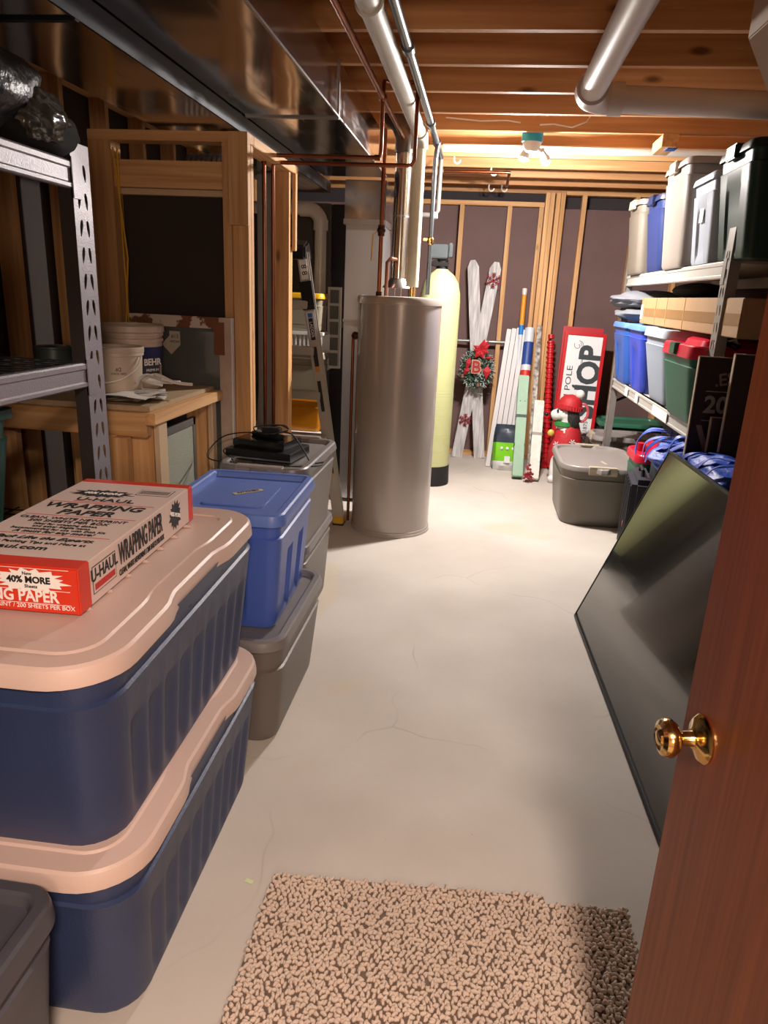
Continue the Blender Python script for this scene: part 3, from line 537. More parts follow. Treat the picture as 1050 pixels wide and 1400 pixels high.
def beam(parent, x, y0, y1, zt, h, m, sx):
    """rolled channel beam with folded lips"""
    prof = [(0, 0), (0.004, 0.004), (0.004, h*0.18), (0.0, h*0.24), (0.0, h*0.70), (0.004, h*0.76), (0.004, h*0.93), (0.0, h), (-0.02, h), (-0.02, h-0.003), (-0.004, h-0.006), (-0.004, 0.004), (-0.02, 0.004), (-0.02, 0)]
    g = G(); rings = [[(x-sx*a*-1 if False else x+(-sx)*a*-1, y, zt-h+b) for a, b in prof] for y in (y0, y1)]
    rings = [[(x-sx*a, y, zt-h+b) for a, b in prof] for y in (y0, y1)]
    b_ = g.loft(rings).build('beam', m, parent, smooth=0)
    return b_
def shelving(label, x, depth, y0, y1, levels, ztop, m, mp_, deckm, beam_h=0.075, fw=0.085):
    u = thing('shelving_unit', label, 'shelf'); sx = -1 if x < 0 else 1
    for xx in (x, x+sx*depth):
        slotted_post(u, xx, y1-fw, y1, ztop, mp_, 1); slotted_post(u, xx, y0, y0+fw, ztop, mp_, -1)
    for z in levels:
        for xx in (x, x+sx*(depth)):
            s2 = sx if xx == x else -sx
            b_ = beam(u, xx+s2*0.003, y0+fw-0.01, y1-fw+0.01, z, beam_h, m, s2)
            for ya in (y0+fw-0.045, y1-fw):
                br2 = G().box(min(xx-s2*0.0045, xx+s2*0.004), ya, z-beam_h-0.025, max(xx-s2*0.0045, xx+s2*0.004), ya+0.045, z+0.010).build('bracket', mp_, b_)
        g = G()
        if deckm[0] == 'wire':
            n = int((y1-y0)/0.05)
            for k in range(1, n): yk = y0+(y1-y0)*k/n; g.bar((x+sx*0.01, yk, z-0.003), (x+sx*(depth-0.01), yk, z-0.003), 0.004, 0.004)
            for k in range(1, 8): xk = x+sx*depth*k/8; g.bar((xk, y0+0.01, z-0.007), (xk, y1-0.01, z-0.007), 0.005, 0.004)
            g.build('wire_deck', deckm[1], u, smooth=0)
        else:
            n = 5
            for k in range(n):
                a, b = y0+0.01+(y1-y0-0.02)*k/n, y0+0.01+(y1-y0-0.02)*(k+1)/n
                G().box(min(x+sx*0.004, x+sx*(depth-0.004)), a+0.002, z-0.012, max(x+sx*0.004, x+sx*(depth-0.004)), b-0.002, z).build('deck_panel', deckm[1], u)
    for xx_y in (y0+0.02, y1-0.02):
        for za in ((0.3, 0.9) if x > 0 else (0.3,)): G().bar((x+sx*0.01, xx_y, za-0.15), (x+sx*(depth-0.01), xx_y, za+0.15), 0.02, 0.004, (0, 1, 0)).build('brace', STRAP, u)
    return u
sl = mat('silver_vein', '#9a979b', 0.42, 0.45, bump=0.15, bscale=200)
shelving('silver steel shelving unit with slotted posts along the left side', -1.20, 0.55, 0.22, 2.18, (0.10, 0.74, 1.255, 1.825), 1.875, sl, sl, ('wire', BLKM), fw=0.10)
shelving('grey steel shelving unit full of totes along the right wall', 1.05, 0.62, 3.42, 5.82, (0.955, SH), 1.84, GW, GS, ('panel', mat('shelf_deck', '#a39d93', 0.6)))
for y, w_ in ((5.2, 0.09), (4.85, 0.08), (4.35, 0.34)):
    G().box(1.0425, y-w_, 0.89, 1.0445, y, 0.945).build('white_label', WINK, bpy.data.objects['shelving_unit.001'])
# ---- left shelf things
t = tote('dark green open tote with stickers on the left shelving', (-1.48, 1.50, 0.74), 0.46, 0.60, 0.43, mat('forest_plastic', '#15382e', 0.38), grnd, cr=0.04, taper=0.86, ribs=ribs_panel(0.016), nr=50, lid='open', collar=0.07)
t3 = t
G().box(0.213, -0.03, 0.24, 0.2145, 0.05, 0.33).build('sticker', mat('faded_sticker', '#b9a7a0', 0.6, col2='#46508a', var=0.5, vscale=30), t, rot=(0, 0.02, 0))
st = G().box(0.208, 0.02, 0.10, 0.2095, 0.11, 0.20).build('sticker', mat('pink_sticker', '#d6a9a0', 0.6), t, rot=(0, 0.02, 0))
G().box(0.2074, 0.014, 0.094, 0.2084, 0.116, 0.206).build('sticker_border', RINK, st)
text('11', 0.09, INK, st, (0.2100, 0.065, 0.15), (PI/2, 0, PI/2), sx=0.9)
t = tote('black tote with yellow-orange lid on the left shelving', (-1.46, 1.50, 1.255), 0.44, 0.58, 0.335, mat('graphite_plastic', '#25272c', 0.4), mat('amber_lid', '#d69a35', 0.35), cr=0.03, taper=0.9, ribs=ribs_panel(0.012), nr=50, lidh=0.05, lid='flat', handle=(mat('amber_lid', '#d69a35'), 0.12))
# black refuse bag on the top of the left shelf
def blob(name, m, c, rad, seed, amp=0.25, parent=None, n=40, k=24, flat=0.0, fr=5.0, **pr):
    rnd = np.random.RandomState(seed); D = rnd.normal(size=(9, 3)); D /= np.linalg.norm(D, axis=1)[:, None]; ph = rnd.rand(9)*6.3
    g = G(); rings = []
    for j in range(k+1):
        a = -PI/2+PI*j/k; row = []
        for i in range(n):
            b = 2*PI*i/n; p = np.array([math.cos(a)*math.cos(b), math.cos(a)*math.sin(b), math.sin(a)]); s_ = 0
            for q in range(9): s_ += (1-abs(math.sin((p@D[q])*fr*(1+q*0.25)+ph[q])))*(0.6/(1+q*0.3))
            s_ = 1+amp*(s_/2.2-0.6); z = p[2]*rad[2]*s_
            if flat: z = max(z, -rad[2]*flat)
            row.append((c[0]+max(abs(p[0]), 0)*math.copysign(1, p[0])*rad[0]*s_, c[1]+p[1]*rad[1]*s_, c[2]+z))
        rings.append(row)
    return g.loft(rings).build(name, m, parent, smooth=50, **pr)
bag = thing('garbage_bag', 'black plastic bag slumped on top of the left shelving', 'bag', (-1.42, 1.52, 1.825))
blob('bag_body', mat('black_film', '#060608', 0.34, bump=0.9, bscale=22), (0.0, 0.22, 0.125), (0.27, 0.43, 0.175), 3, 0.26, bag, 90, 54, 0.75, 2.6)
blob('bag_body', mat('black_cloth', '#030303', 0.9), (0.12, 0.50, 0.06), (0.13, 0.22, 0.085), 8, 0.2, bag, 56, 36, 0.85, 2.5)
blob('clear_wrap', mat('clear_film', '#4a4a44', 0.15, trans=0.3), (0.20, 0.44, 0.085), (0.07, 0.12, 0.07), 5, 0.35, bag, 90, 54, 0.9, 3.6)
G().box(0.16, 0.42, 0.155, 0.20, 0.46, 0.162).build('tag_label', WINK, bag, rot=(0.0, 0.3, 0))
# ================================================================ PAPER BOX ON THE PINK LID
pb = thing('packing_paper_box', 'white and red printed box of wrapping paper lying on the putty lid', 'box', (-0.905, 1.50, 0.8645), (0, 0, 0.045))
bxw, bxl, bxh = 0.305, 0.64, 0.098
bw_ = mat('box_white', '#dcc6bc', 0.5); br_ = mat('box_red', '#d2371f', 0.45)
x1, y1 = bxw/2, bxl/2
G().box(-x1, -y1, 0, x1, y1, bxh).build('carton', bw_, pb, bevel=0.0025)
G().box(-x1-0.0006, -y1-0.0006, -0.0002, x1+0.0006, -y1+0.048, bxh+0.0006).build('red_end', br_, pb, bevel=0.0025)
G().box(-x1-0.0006, y1-0.035, -0.0002, x1+0.0006, y1+0.0006, bxh+0.0006).build('red_end', br_, pb, bevel=0.0025)
def strip(x, y, w, h, m, z=bxh+0.0002, parent=pb, name='printed_line'): return G().box(x-w/2, y-h/2, 0, x+w/2, y+h/2, 0.0005).build(name, m, parent, loc=(0, 0, z))
zt = bxh+0.0008
def burst(n, a, b, k=0.72): return [((a if i % 2 else a*k)*math.cos(2*PI*i/(2*n))*(1+0.12*math.sin(i*5.1)), (b if i % 2 else b*k)*math.sin(2*PI*i/(2*n))) for i in range(2*n)]
G().poly(burst(18, 0.085, 0.034), 0, 0.0006).build('starburst', INK, pb, loc=(-0.04, 0.185, bxh))
text('40% MORE', 0.022, WINK, pb, (-0.04, 0.185, bxh+0.0012), shear=0.2)
text('U-HAUL', 0.034, INK, pb, (-0.005, 0.128, zt), sx=1.25, bold=0.0004)
strip(-0.005, 0.110, 0.15, 0.002, RINK); strip(0, 0.098, 0.27, 0.0018, RINK)
text('WRAPPING', 0.050, INK, pb, (-0.005, 0.066, zt), sx=0.98, bold=0.001, shear=0.12)
text('PAPER', 0.050, INK, pb, (0.0, 0.016, zt), sx=0.98, bold=0.001, shear=0.12)
strip(0, -0.012, 0.27, 0.0016, RINK)
text('CLEAN, WHITE NEWSPRINT', 0.021, INK, pb, (-0.005, -0.034, zt), sx=0.98)
text('200 SHEETS PER BOX', 0.021, INK, pb, (-0.005, -0.056, zt), sx=0.98)
for i, s_ in enumerate(('Ideal for wrapping dishes,', 'and other fragile items.', 'Recommended for use with Dish Kit')): text(s_, 0.0155, INK, pb, (0.0, -0.077-0.0175*i, zt), sx=0.95)
text('A must for any move!', 0.022, INK, pb, (0.0, -0.130, zt), sx=0.95, shear=0.25)
strip(0, -0.145, 0.27, 0.0016, RINK)
text('Pack Like the Experts.', 0.025, INK, pb, (0.0, -0.169, zt), shear=0.5)
text('For Packing Tips and More at', 0.018, INK, pb, (0.0, -0.196, zt))
text('uhaul.com', 0.030, INK, pb, (-0.03, -0.226, zt), sx=1.15, bold=0.0004)
G().box(-0.045, -0.028, 0, 0.045, 0.028, 0.0006).build('label_border', INK, pb, loc=(0.088, 0.222, bxh))
G().box(-0.043, -0.026, 0, 0.043, 0.026, 0.0006).build('label_field', bw_, pb, loc=(0.088, 0.222, bxh+0.0003))
g = G()
for k in range(22): g.box(-0.039+k*0.0036, -0.018, 0, -0.039+k*0.0036+0.0018, 0.014, 0.0006)
g.build('barcode_lines', INK, pb, loc=(0.088, 0.222, bxh+0.0006))
RS = (PI/2, 0, PI/2)
G().box(0, -0.052, -0.030, 0.0005, 0.052, 0.030).build('logo_border', INK, pb, loc=(x1+0.0002, -0.212, 0.05))
G().box(0, -0.050, -0.028, 0.0005, 0.050, 0.028).build('logo_field', bw_, pb, loc=(x1+0.0004, -0.212, 0.05))
text('U-HAUL', 0.038, INK, pb, (x1+0.0012, -0.212, 0.060), RS, bold=0.0006, sx=0.86)
G().box(0, -0.045, -0.007, 0.0005, 0.045, 0.007).build('printed_line', RINK, pb, loc=(x1+0.0008, -0.212, 0.034))
text('WRAPPING PAPER', 0.070, INK, pb, (x1+0.0009, -0.022, 0.060), RS, bold=0.001, sx=0.425)
text('CLEAN, WHITE NEWSPRINT / 200 SHEETS PER BOX', 0.020, INK, pb, (x1+0.0009, -0.02, 0.020), RS, sx=0.56)
g = G(); g.T = Matrix(((0, 0, 1, x1+0.0002), (1, 0, 0, 0.190), (0, 1, 0, 0.052), (0, 0, 0, 1))); g.poly(burst(14, 0.042, 0.040), 0, 0.0006); g.build('starburst', INK, pb)
text('40% MORE', 0.016, WINK, pb, (x1+0.0014, 0.190, 0.052), (PI/2, 0.35, PI/2))
RF = (PI/2, 0, 0); yf = -y1-0.0010
g = G(); g.T = Matrix(((1, 0, 0, 0.055), (0, 0, -1, -y1-0.0004), (0, 1, 0, 0.068), (0, 0, 0, 1))); g.poly(burst(16, 0.078, 0.026, 0.75), 0, 0.0008); g.build('starburst', WINK, pb)
text('New', 0.010, INK, pb, (0.05, -y1-0.0018, 0.0825), RF); text('40% MORE', 0.019, INK, pb, (0.052, -y1-0.0018, 0.069), RF, bold=0.0006); text('Sheets', 0.010, INK, pb, (0.056, -y1-0.0018, 0.0555), RF)
text('WRAPPING PAPER', 0.034, WINK, pb, (-0.012, yf, 0.034), RF, sx=0.88, bold=0.0008)
text('CLEAN, WHITE NEWSPRINT / 200 SHEETS PER BOX', 0.013, WINK, pb, (-0.005, yf, 0.013), RF)
for z in (0.019, 0.048, 0.093): G().box(-0.145, -0.0004, 0, 0.135, 0.0004, 0.0010).build('printed_line', WINK, pb, loc=(0, -y1-0.0007, z))
# ================================================================ ELECTRONICS ON THE GREY TOTE
e = thing('disc_player', 'flat black disc player lying on the upper grey tote', 'disc player', (-0.895, 3.0, 0.786), (0, 0, -0.12))
G().box(-0.15, -0.12, 0, 0.15, 0.12, 0.042).build('case', BLK, e, bevel=0.003)
G().box(-0.148, -0.1215, 0.006, 0.148, -0.1203, 0.012).build('front_strip', STEEL, e)
e = thing('cable_box', 'smaller black set-top box stacked on the disc player', 'set-top box', (-0.905, 3.02, 0.828), (0, 0, -0.2))
G().box(-0.125, -0.09, 0, 0.125, 0.09, 0.034).build('case', mat('gloss_black', '#08080a', 0.15), e, bevel=0.004)
e = thing('remote_control', 'black remote control on top of the set-top box', 'remote control', (-0.91, 3.04, 0.862), (0, 0, -0.5))
G().box(-0.085, -0.024, 0, 0.085, 0.024, 0.018).build('case', BLK, e, bevel=0.005)
g = G()
for i in range(7):
    for j in range(3): g.box(-0.07+i*0.018, -0.016+j*0.012, 0.018, -0.07+i*0.018+0.010, -0.016+j*0.012+0.007, 0.0205)
g.build('button', mat('grey_button', '#6d6b6b', 0.5), e)
e = thing('power_cord', 'tangled black power cord spilling over the grey tote lid', 'cord', (-0.895, 3.0, 0.80))
def wig(pts, n=10):
    out = []; P = [Vector(p) for p in pts]; P = [P[0]]+P+[P[-1]]
    for i in range(1, len(P)-2):
        for k in range(n):
            t = k/n; a, b, c, d_ = P[i-1], P[i], P[i+1], P[i+2]
            out.append(0.5*((2*b)+(-a+c)*t+(2*a-5*b+4*c-d_)*t*t+(-a+3*b-3*c+d_)*t**3))
    out.append(P[-2]); return out
G().tube(wig([(0.02, 0.05, 0.085), (0.10, 0.02, 0.085), (0.17, -0.04, 0.03), (0.22, -0.10, -0.008), (0.27, -0.08, -0.008), (0.25, -0.16, -0.008), (0.10, -0.20, -0.008), (-0.02, -0.17, -0.006)]), 0.003, 6).build('cord', BLKM, e)
G().tube(wig([(-0.02, 0.04, 0.08), (-0.14, 0.02, 0.075), (-0.22, 0.0, 0.05), (-0.25, -0.08, 0.0), (-0.20, -0.17, -0.01), (-0.10, -0.18, -0.008), (-0.18, -0.08, 0.01), (-0.17, 0.0, 0.02)]), 0.003, 6).build('cord', BLKM, e)
G().tube(wig([(-0.06, 0.08, 0.09), (0.04, 0.09, 0.11), (0.08, 0.02, 0.10), (-0.02, -0.02, 0.085), (-0.08, 0.05, 0.10), (0.03, 0.06, 0.115), (0.08, 0.05, 0.1)]), 0.003, 6).build('cord', BLKM, e)
G().box(-0.03, 0.0, 0.085, 0.05, 0.05, 0.11).build('power_brick', BLK, e, bevel=0.004)
# ================================================================ WORKBENCH AND WHAT STANDS ON IT
b = thing('workbench', 'rough wooden workbench with a particle board top behind the shelving', 'workbench', (0, 0, 0))
BT = 1.062
G().box(-1.86, 2.47, BT-0.02, -1.19, 3.13, BT).build('bench_top', mat('particle_board', '#a8906e', 0.7, var=0.1, vscale=60), b, bevel=0.002)
plank('fascia_board', -1.19, 2.43, BT-0.062, -1.152, 3.14, BT-0.018, WY, b); plank('apron_board', -1.86, 2.44, BT-0.11, -1.19, 2.478, BT-0.021, WX, b)
plank('apron_board', -1.86, 3.09, BT-0.11, -1.19, 3.128, BT-0.021, WX, b)
plank('leg', -1.28, 2.485, 0, -1.19, 2.523, BT-0.021, WZ, b); plank('leg', -1.185, 2.485, 0, -1.165, 2.56, BT-0.063, mat('planed_edge', '#cbb08d'), b)
plank('leg', -1.40, 2.44, 0, -1.31, 2.478, BT-0.11, WZ, b); plank('leg', -1.31, 2.40, 0, -1.25, 2.438, BT-0.11, WZ, b)
plank('leg', -1.28, 3.02, 0, -1.19, 3.088, BT-0.021, WZ, b); plank('leg', -1.188, 3.04, 0, -1.17, 3.10, BT-0.063, MATS['planed_edge'], b)
plank('leg', -1.85, 2.50, 0, -1.76, 2.538, BT-0.11, WZ, b); plank('leg', -1.85, 3.04, 0, -1.76, 3.088, BT-0.11, WZ, b)
s_ = thing('screen_panel', 'grey-green mesh panel standing under the end of the workbench', 'screen', (-1.205, 2.775, 0.0))
G().box(-0.01, -0.18, 0.0, 0.0, 0.13, 0.92).build('mesh', mat('woven_mesh', '#a9ad9d', 0.9, bump=0.8, bscale=350), s_)
G().box(-0.012, 0.13, 0, 0.004, 0.15, 0.95).box(-0.012, -0.20, 0, 0.004, -0.18, 0.95).box(-0.012, -0.20, 0.92, 0.004, 0.15, 0.95).build('frame', mat('alu_frame', '#8b8a86', 0.4, 0.7), s_)
pl_ = mat('bucket_white', '#c9b5a4', 0.4)
b = thing('paint_bucket', 'large white paint bucket with blue label on the workbench', 'bucket', (-1.475, 2.93, BT))
G().lathe([(0.112, 0), (0.116, 0.004), (0.124, 0.20), (0.130, 0.201), (0.130, 0.212), (0.125, 0.214), (0.125, 0.222), (0.131, 0.224), (0.131, 0.236), (0.126, 0.238)], 48, cap1=False).build('pail', pl_, b)
G().lathe([(0.134, 0.238), (0.136, 0.24), (0.136, 0.262), (0.130, 0.268), (0.122, 0.268), (0.119, 0.255)], 48).build('lid', pl_, b)
def arc_label(r, a0, a1, z0, z1, m, name, parent, n=14, dr=0.0):
    g = G()
    for i in range(n):
        a, c_ = a0+(a1-a0)*i/n, a0+(a1-a0)*(i+1)/n
        g.add([((r+dr)*math.cos(a), (r+dr)*math.sin(a), z0), ((r+dr)*math.cos(c_), (r+dr)*math.sin(c_), z0), ((r+dr+0.004*(z1-z0)/0.1)*math.cos(c_), (r+dr+0.004*(z1-z0)/0.1)*math.sin(c_), z1), ((r+dr+0.004*(z1-z0)/0.1)*math.cos(a), (r+dr+0.004*(z1-z0)/0.1)*math.sin(a), z1)], [(0, 1, 2, 3)])
    return g.build(name, m, parent)
arc_label(0.1205, -1.9, 0.35, 0.10, 0.18, mat('label_blue', '#20265e', 0.5), 'blue_label', b)
arc_label(0.1213, -0.82, -0.02, 0.065, 0.135, mat('label_slate', '#3a3c4c', 0.5), 'logo_field', b)
text('BEHR', 0.038, WINK, b, (0.1235*math.cos(-0.42)+0.001, 0.1235*math.sin(-0.42)-0.001, 0.118), (PI/2, 0, PI/2-0.42), bold=0.001)
text('PREMIUM', 0.016, WINK, b, (0.122*math.cos(-0.42)+0.001, 0.122*math.sin(-0.42)-0.001, 0.085), (PI/2, 0, PI/2-0.42))
b = thing('plastic_pail', 'smaller off-white pail with wire handle in front of the paint bucket', 'bucket', (-1.40, 2.64, BT))
G().lathe([(0.090, 0), (0.093, 0.004), (0.100, 0.165), (0.106, 0.167), (0.106, 0.178)], 44, cap1=False).build('pail', mat('pail_plastic', '#bfae99', 0.4), b)
G().lathe([(0.107, 0.178), (0.108, 0.18), (0.108, 0.196), (0.103, 0.199), (0.098, 0.197), (0.096, 0.187)], 44).build('lid', mat('pail_plastic', '#bfae99'), b)
G().tube([(0.108*math.cos(a), 0.108*math.sin(a)-0.004, 0.165-0.095*abs(math.sin(a))**0.7) for a in [-PI*k/20 for k in range(21)]], 0.003, 8).build('handle', WHT, b)
arc_label(0.0955, -1.45, -0.55, 0.09, 0.13, mat('faint_print', '#b79a90', 0.6), 'paper_label', b)
text('#2', 0.02, INK, b, (0.099*math.cos(-1.0), 0.099*math.sin(-1.0), 0.118), (PI/2, 0, PI/2-1.0))
text('STACK HERE', 0.010, INK, b, (0.099*math.cos(-1.0), 0.099*math.sin(-1.0), 0.102), (PI/2, 0, PI/2-1.0))
arc_label(0.0935, -0.85, -0.3, 0.02, 0.045, mat('label_blue', '#20265e'), 'blue_label', b)
arc_label(0.0935, -1.5, -1.0, 0.03, 0.055, mat('label_yellow', '#c9a52e', 0.5), 'yellow_label', b)
for i, (x, y, r_, cc, lb) in enumerate(((-1.72, 2.74, 0.070, '#56645e', 'grey-green paint can at the left end of the workbench'), (-1.575, 2.80, 0.074, '#a98d78', 'beige paint can beside the shelf post on the workbench'))):
    c_ = thing('paint_can', lb, 'paint can', (x, y, BT))
    G().lathe([(r_, 0), (r_+0.002, 0.003), (r_, 0.008), (r_, 0.165), (r_+0.003, 0.168), (r_+0.003, 0.174), (r_-0.002, 0.176), (r_-0.012, 0.170), (r_-0.016, 0.174)], 36).build('can', mat('can_%d' % i, cc, 0.4, 0.3, var=0.3, vscale=14), c_)
    G().lathe([(r_-0.016, 0.174), (r_-0.02, 0.178), (r_-0.03, 0.174)], 36).build('lid', STEEL, c_)
# pile of papers
rnd = random.Random(4)
pcol = [mat('paper_a', '#c9bfb2', 0.7), mat('paper_b', '#a9a199', 0.6), mat('paper_c', '#d9d4cc', 0.6)]
for i in range(9):
    x, y, a = -1.33+rnd.uniform(-.07, .10), 2.60+rnd.uniform(-.03, .12)-0.0, rnd.uniform(-.7, .7)
    g = G(); n = 6; w_, l_ = 0.11, 0.15
    rows = [[(x_, y_, 0.006*math.sin(3*x_/w_+i)+0.004*math.cos(5*y_/l_+i)) for x_ in np.linspace(-w_, w_, n)] for y_ in np.linspace(-l_/2, l_/2, n)]
    g.add([p for r_ in rows for p in r_]+[(p[0], p[1], p[2]-0.002) for r_ in rows for p in r_],
          [(j*n+k, j*n+k+1, (j+1)*n+k+1, (j+1)*n+k) for j in range(n-1) for k in range(n-1)]+[(n*n+j*n+k, n*n+j*n+k+1, n*n+(j+1)*n+k+1, n*n+(j+1)*n+k) for j in range(n-1) for k in range(n-1)])
    ob = g.build('paper_sheet', pcol[i % 3], None, (max(-1.40, min(-1.31, x)), 2.615 if i < 8 else 2.50, BT+0.010+0.006*i*0.5), (0, 0, a))
    tag(ob, 'loose crumpled paper sheet in the pile at the front of the workbench', 'paper', 'paper sheets piled on the workbench')
for i, (dx, a) in enumerate(((-0.02, 0.5), (0.03, 0.9), (0.06, 0.3), (-0.05, -0.3))):
    g = G(); g.tube(wig([(-0.1, 0, 0.02), (-0.04, 0.02, 0.045), (0.03, 0.0, 0.02), (0.1, 0.015, 0.01)], 5), 0.007, 6)
    ob = g.build('paper_roll', pcol[2-i % 3], None, (-1.28+dx, 2.69, BT+0.045), (0, 0, a)); tag(ob, 'rolled paper instruction sheet on the pile on the workbench', 'paper', 'paper rolls on the workbench')
# old window sash leaning behind the bench
w = thing('old_window_sash', 'old window sash with peeling white paint leaning behind the workbench', 'window sash', (-1.35, 3.165, 0.0))
def peel():
    m = mat('peeling_paint', '#c6b6a6', 0.6); N = m.node_tree.nodes; L = m.node_tree.links; b_ = N['Principled BSDF']
    tc = N.new('ShaderNodeTexCoord'); n = N.new('ShaderNodeTexNoise'); n.inputs['Scale'].default_value = 9; n.inputs['Detail'].default_value = 8; n.inputs['Roughness'].default_value = 0.6; L.new(tc.outputs['Object'], n.inputs[0])
    r = N.new('ShaderNodeValToRGB'); e_ = r.color_ramp.elements; e_[0].position = 0.53; e_[0].color = C('#cbbcac'); e_[1].position = 0.55; e_[1].color = C('#74452a'); L.new(n.outputs[0], r.inputs[0]); L.new(r.outputs[0], b_.inputs['Base Color'])
    bp = N.new('ShaderNodeBump'); bp.inputs['Strength'].default_value = 0.5; bp.inputs['Distance'].default_value = 0.004; L.new(r.outputs[0], bp.inputs['Height']); L.new(bp.outputs[0], b_.inputs['Normal']); return m
pm = peel()
G().box(0.185, -0.02, 0.0, 0.238, 0.015, 1.365).build('stile', mat('old_paint', '#c2ab98', 0.6, var=0.15, vscale=20), w); G().box(-0.238, -0.02, 0.0, -0.195, 0.015, 1.365).build('stile', pm, w)
G().box(-0.195, -0.018, 1.315, 0.185, 0.015, 1.365).build('top_rail', pm, w); G().box(0.160, -0.021, 1.20, 0.21, -0.019, 1.345).build('peeling_patch', mat('bare_wood', '#7a4a2c', 0.7), w)
G().box(-0.195, -0.018, 0.0, 0.185, 0.015, 0.09).build('bottom_rail', pm, w)
G().box(0.238, -0.015, 0.0, 0.245, 0.01, 1.365).build('metal_edge', mat('white_metal', '#d8d6d2', 0.4), w)
G().box(-0.195, -0.003, 0.09, 0.185, 0.001, 1.315).build('glass_pane', mat('pane_glass', '#6a6e6c', 0.03, trans=0.35, spec=0.9), w)
lb = G().box(-0.055, -0.008, 1.235, -0.005, -0.006, 1.295).build('paper_tag', mat('tag_paper', '#b9b0a0', 0.7), w)
g = G(); g.T = Matrix(((1, 0, 0, -0.05), (0, 0, 1, -0.006), (0, 1, 0, 1.235), (0, 0, 0, 1))); g.poly([(0, -0.045), (0.045, 0), (0, 0.045), (-0.045, 0)], 0, 0.001); g.build('corner_tag', MATS['tag_paper'], w)
text('#12', 0.022, INK, lb, (-0.03, -0.0085, 1.272), (PI/2, 0, 0)); text('WDW', 0.016, INK, lb, (-0.03, -0.0085, 1.248), (PI/2, 0, 0))
# junk under the shelving
j = thing('brown_sack', 'brown paper sack slumped on the floor behind the left shelving', 'sack', (-1.55, 2.62, 0.0)); blob('sack_body', mat('sack_brown', '#7a5a45', 0.8), (0, -0.25, 0.33), (0.16, 0.14, 0.33), 11, 0.15, j, 30, 20)
# ================================================================ STEPLADDER
al = mat('ladder_aluminium', '#b5b1a8', 0.42, 0.6)
ld = thing('stepladder', 'folded aluminium stepladder with black top and yellow feet leaning by the posts', 'ladder', (-1.0, 4.45, 0))
B1, T1 = Vector((0.155, 0.03, 0.03)), Vector((-0.135, 0.12, 1.72)); B0, T0 = Vector((-0.40, 0.03, 0.03)), Vector((-0.34, 0.12, 1.72))
for a, c_ in ((B1, T1), (B0, T0)):
    G().bar(a, c_, 0.012, 0.075, (1, 0, 0)).bar(a+Vector((0, -0.036, 0)), c_+Vector((0, -0.036, 0)), 0.066, 0.006, (0, 1, 0)).build('front_rail', al, ld)
    G().bar(a+Vector((-0.02 if a is B1 else 0.02, 0.08, 0)), c_+Vector((-0.02 if a is B1 else 0.02, 0.06, -0.1)), 0.03, 0.03).build('rear_rail', al, ld)
for k in range(5):
    t_ = 0.17+0.165*k; a = B0.lerp(T0, t_); c_ = B1.lerp(T1, t_)
    st_ = G().box(a.x, a.y-0.06, a.z-0.05, c_.x, a.y+0.03, a.z).build('step', al, ld, bevel=0.003)
    g = G()
    for q in range(4): g.box(a.x+0.01, a.y-0.055+0.02*q, a.z, c_.x-0.01, a.y-0.05+0.02*q, a.z+0.003)
    g.build('tread_ridge', al, st_)
for a in (B0, B1): 
    G().box(a.x-0.035, a.y-0.05, 0.0, a.x+0.035, a.y+0.05, 0.06).build('foot', mat('yellow_foot', '#c79a1c', 0.5), ld, bevel=0.008)
    G().box(a.x-0.036, a.y-0.052, 0.0, a.x+0.036, a.y+0.052, 0.012).build('foot_pad', BLKM, ld)
G().loft([[(x, y, z) for x, y in ((-0.36, 0.02), (-0.10, 0.02), (-0.10, 0.22), (-0.36, 0.22))] for z in (1.68,)]+[[(-0.37, 0.03, 1.76), (-0.10, 0.03, 1.76), (-0.12, 0.21, 1.80), (-0.36, 0.21, 1.80)]]).build('top_cap', BLK, ld, bevel=0.012)
G().bar(B1.lerp(T1, 0.80)+Vector((0, -0.045, 0)), B1.lerp(T1, 0.9)+Vector((0, -0.045, 0)), 0.075, 0.02, (0, 1, 0)).build('black_bracket', BLK, ld)
dd = (T1-B1).normalized(); ang = math.atan2(-dd.x, dd.z)
def onrail(t_, w_, h_, m, nm='rail_label', off=-0.041):
    p_ = B1.lerp(T1, t_)+Vector((0, off, 0)); return G().box(-w_/2, -0.001, -h_/2, w_/2, 0.001, h_/2).build(nm, m, ld, p_, (0, -ang, 0))
o1 = onrail(0.94, 0.045, 0.12, WINK); text('8 8', 0.05, INK, o1, (0, -0.002, 0), (PI/2, PI/2, 0))
o1 = onrail(0.735, 0.05, 0.20, mat('label_silver', '#c5cad2', 0.4)); G().box(-0.014, -0.002, -0.075, 0.014, -0.0012, 0.06).build('label_field', INK, o1); G().box(-0.014, -0.002, 0.065, 0.014, -0.0012, 0.09).build('label_field', mat('label_cobalt', '#2b5fb0', 0.5), o1); text('LADDER', 0.026, WINK, o1, (0, -0.0025, -0.01), (PI/2, PI/2, 0))
o1 = onrail(0.62, 0.028, 0.16, INK); o1 = onrail(0.46, 0.022, 0.28, INK); o1 = onrail(0.585, 0.028, 0.035, mat('label_orange', '#c98a2e', 0.5))
o1 = onrail(0.22, 0.03, 0.36, INK); text('LADDER & LUMBER', 0.028, mat('lbl_gold', '#c9a24e', 0.5), o1, (0, -0.002, 0), (PI/2, PI/2, 0))
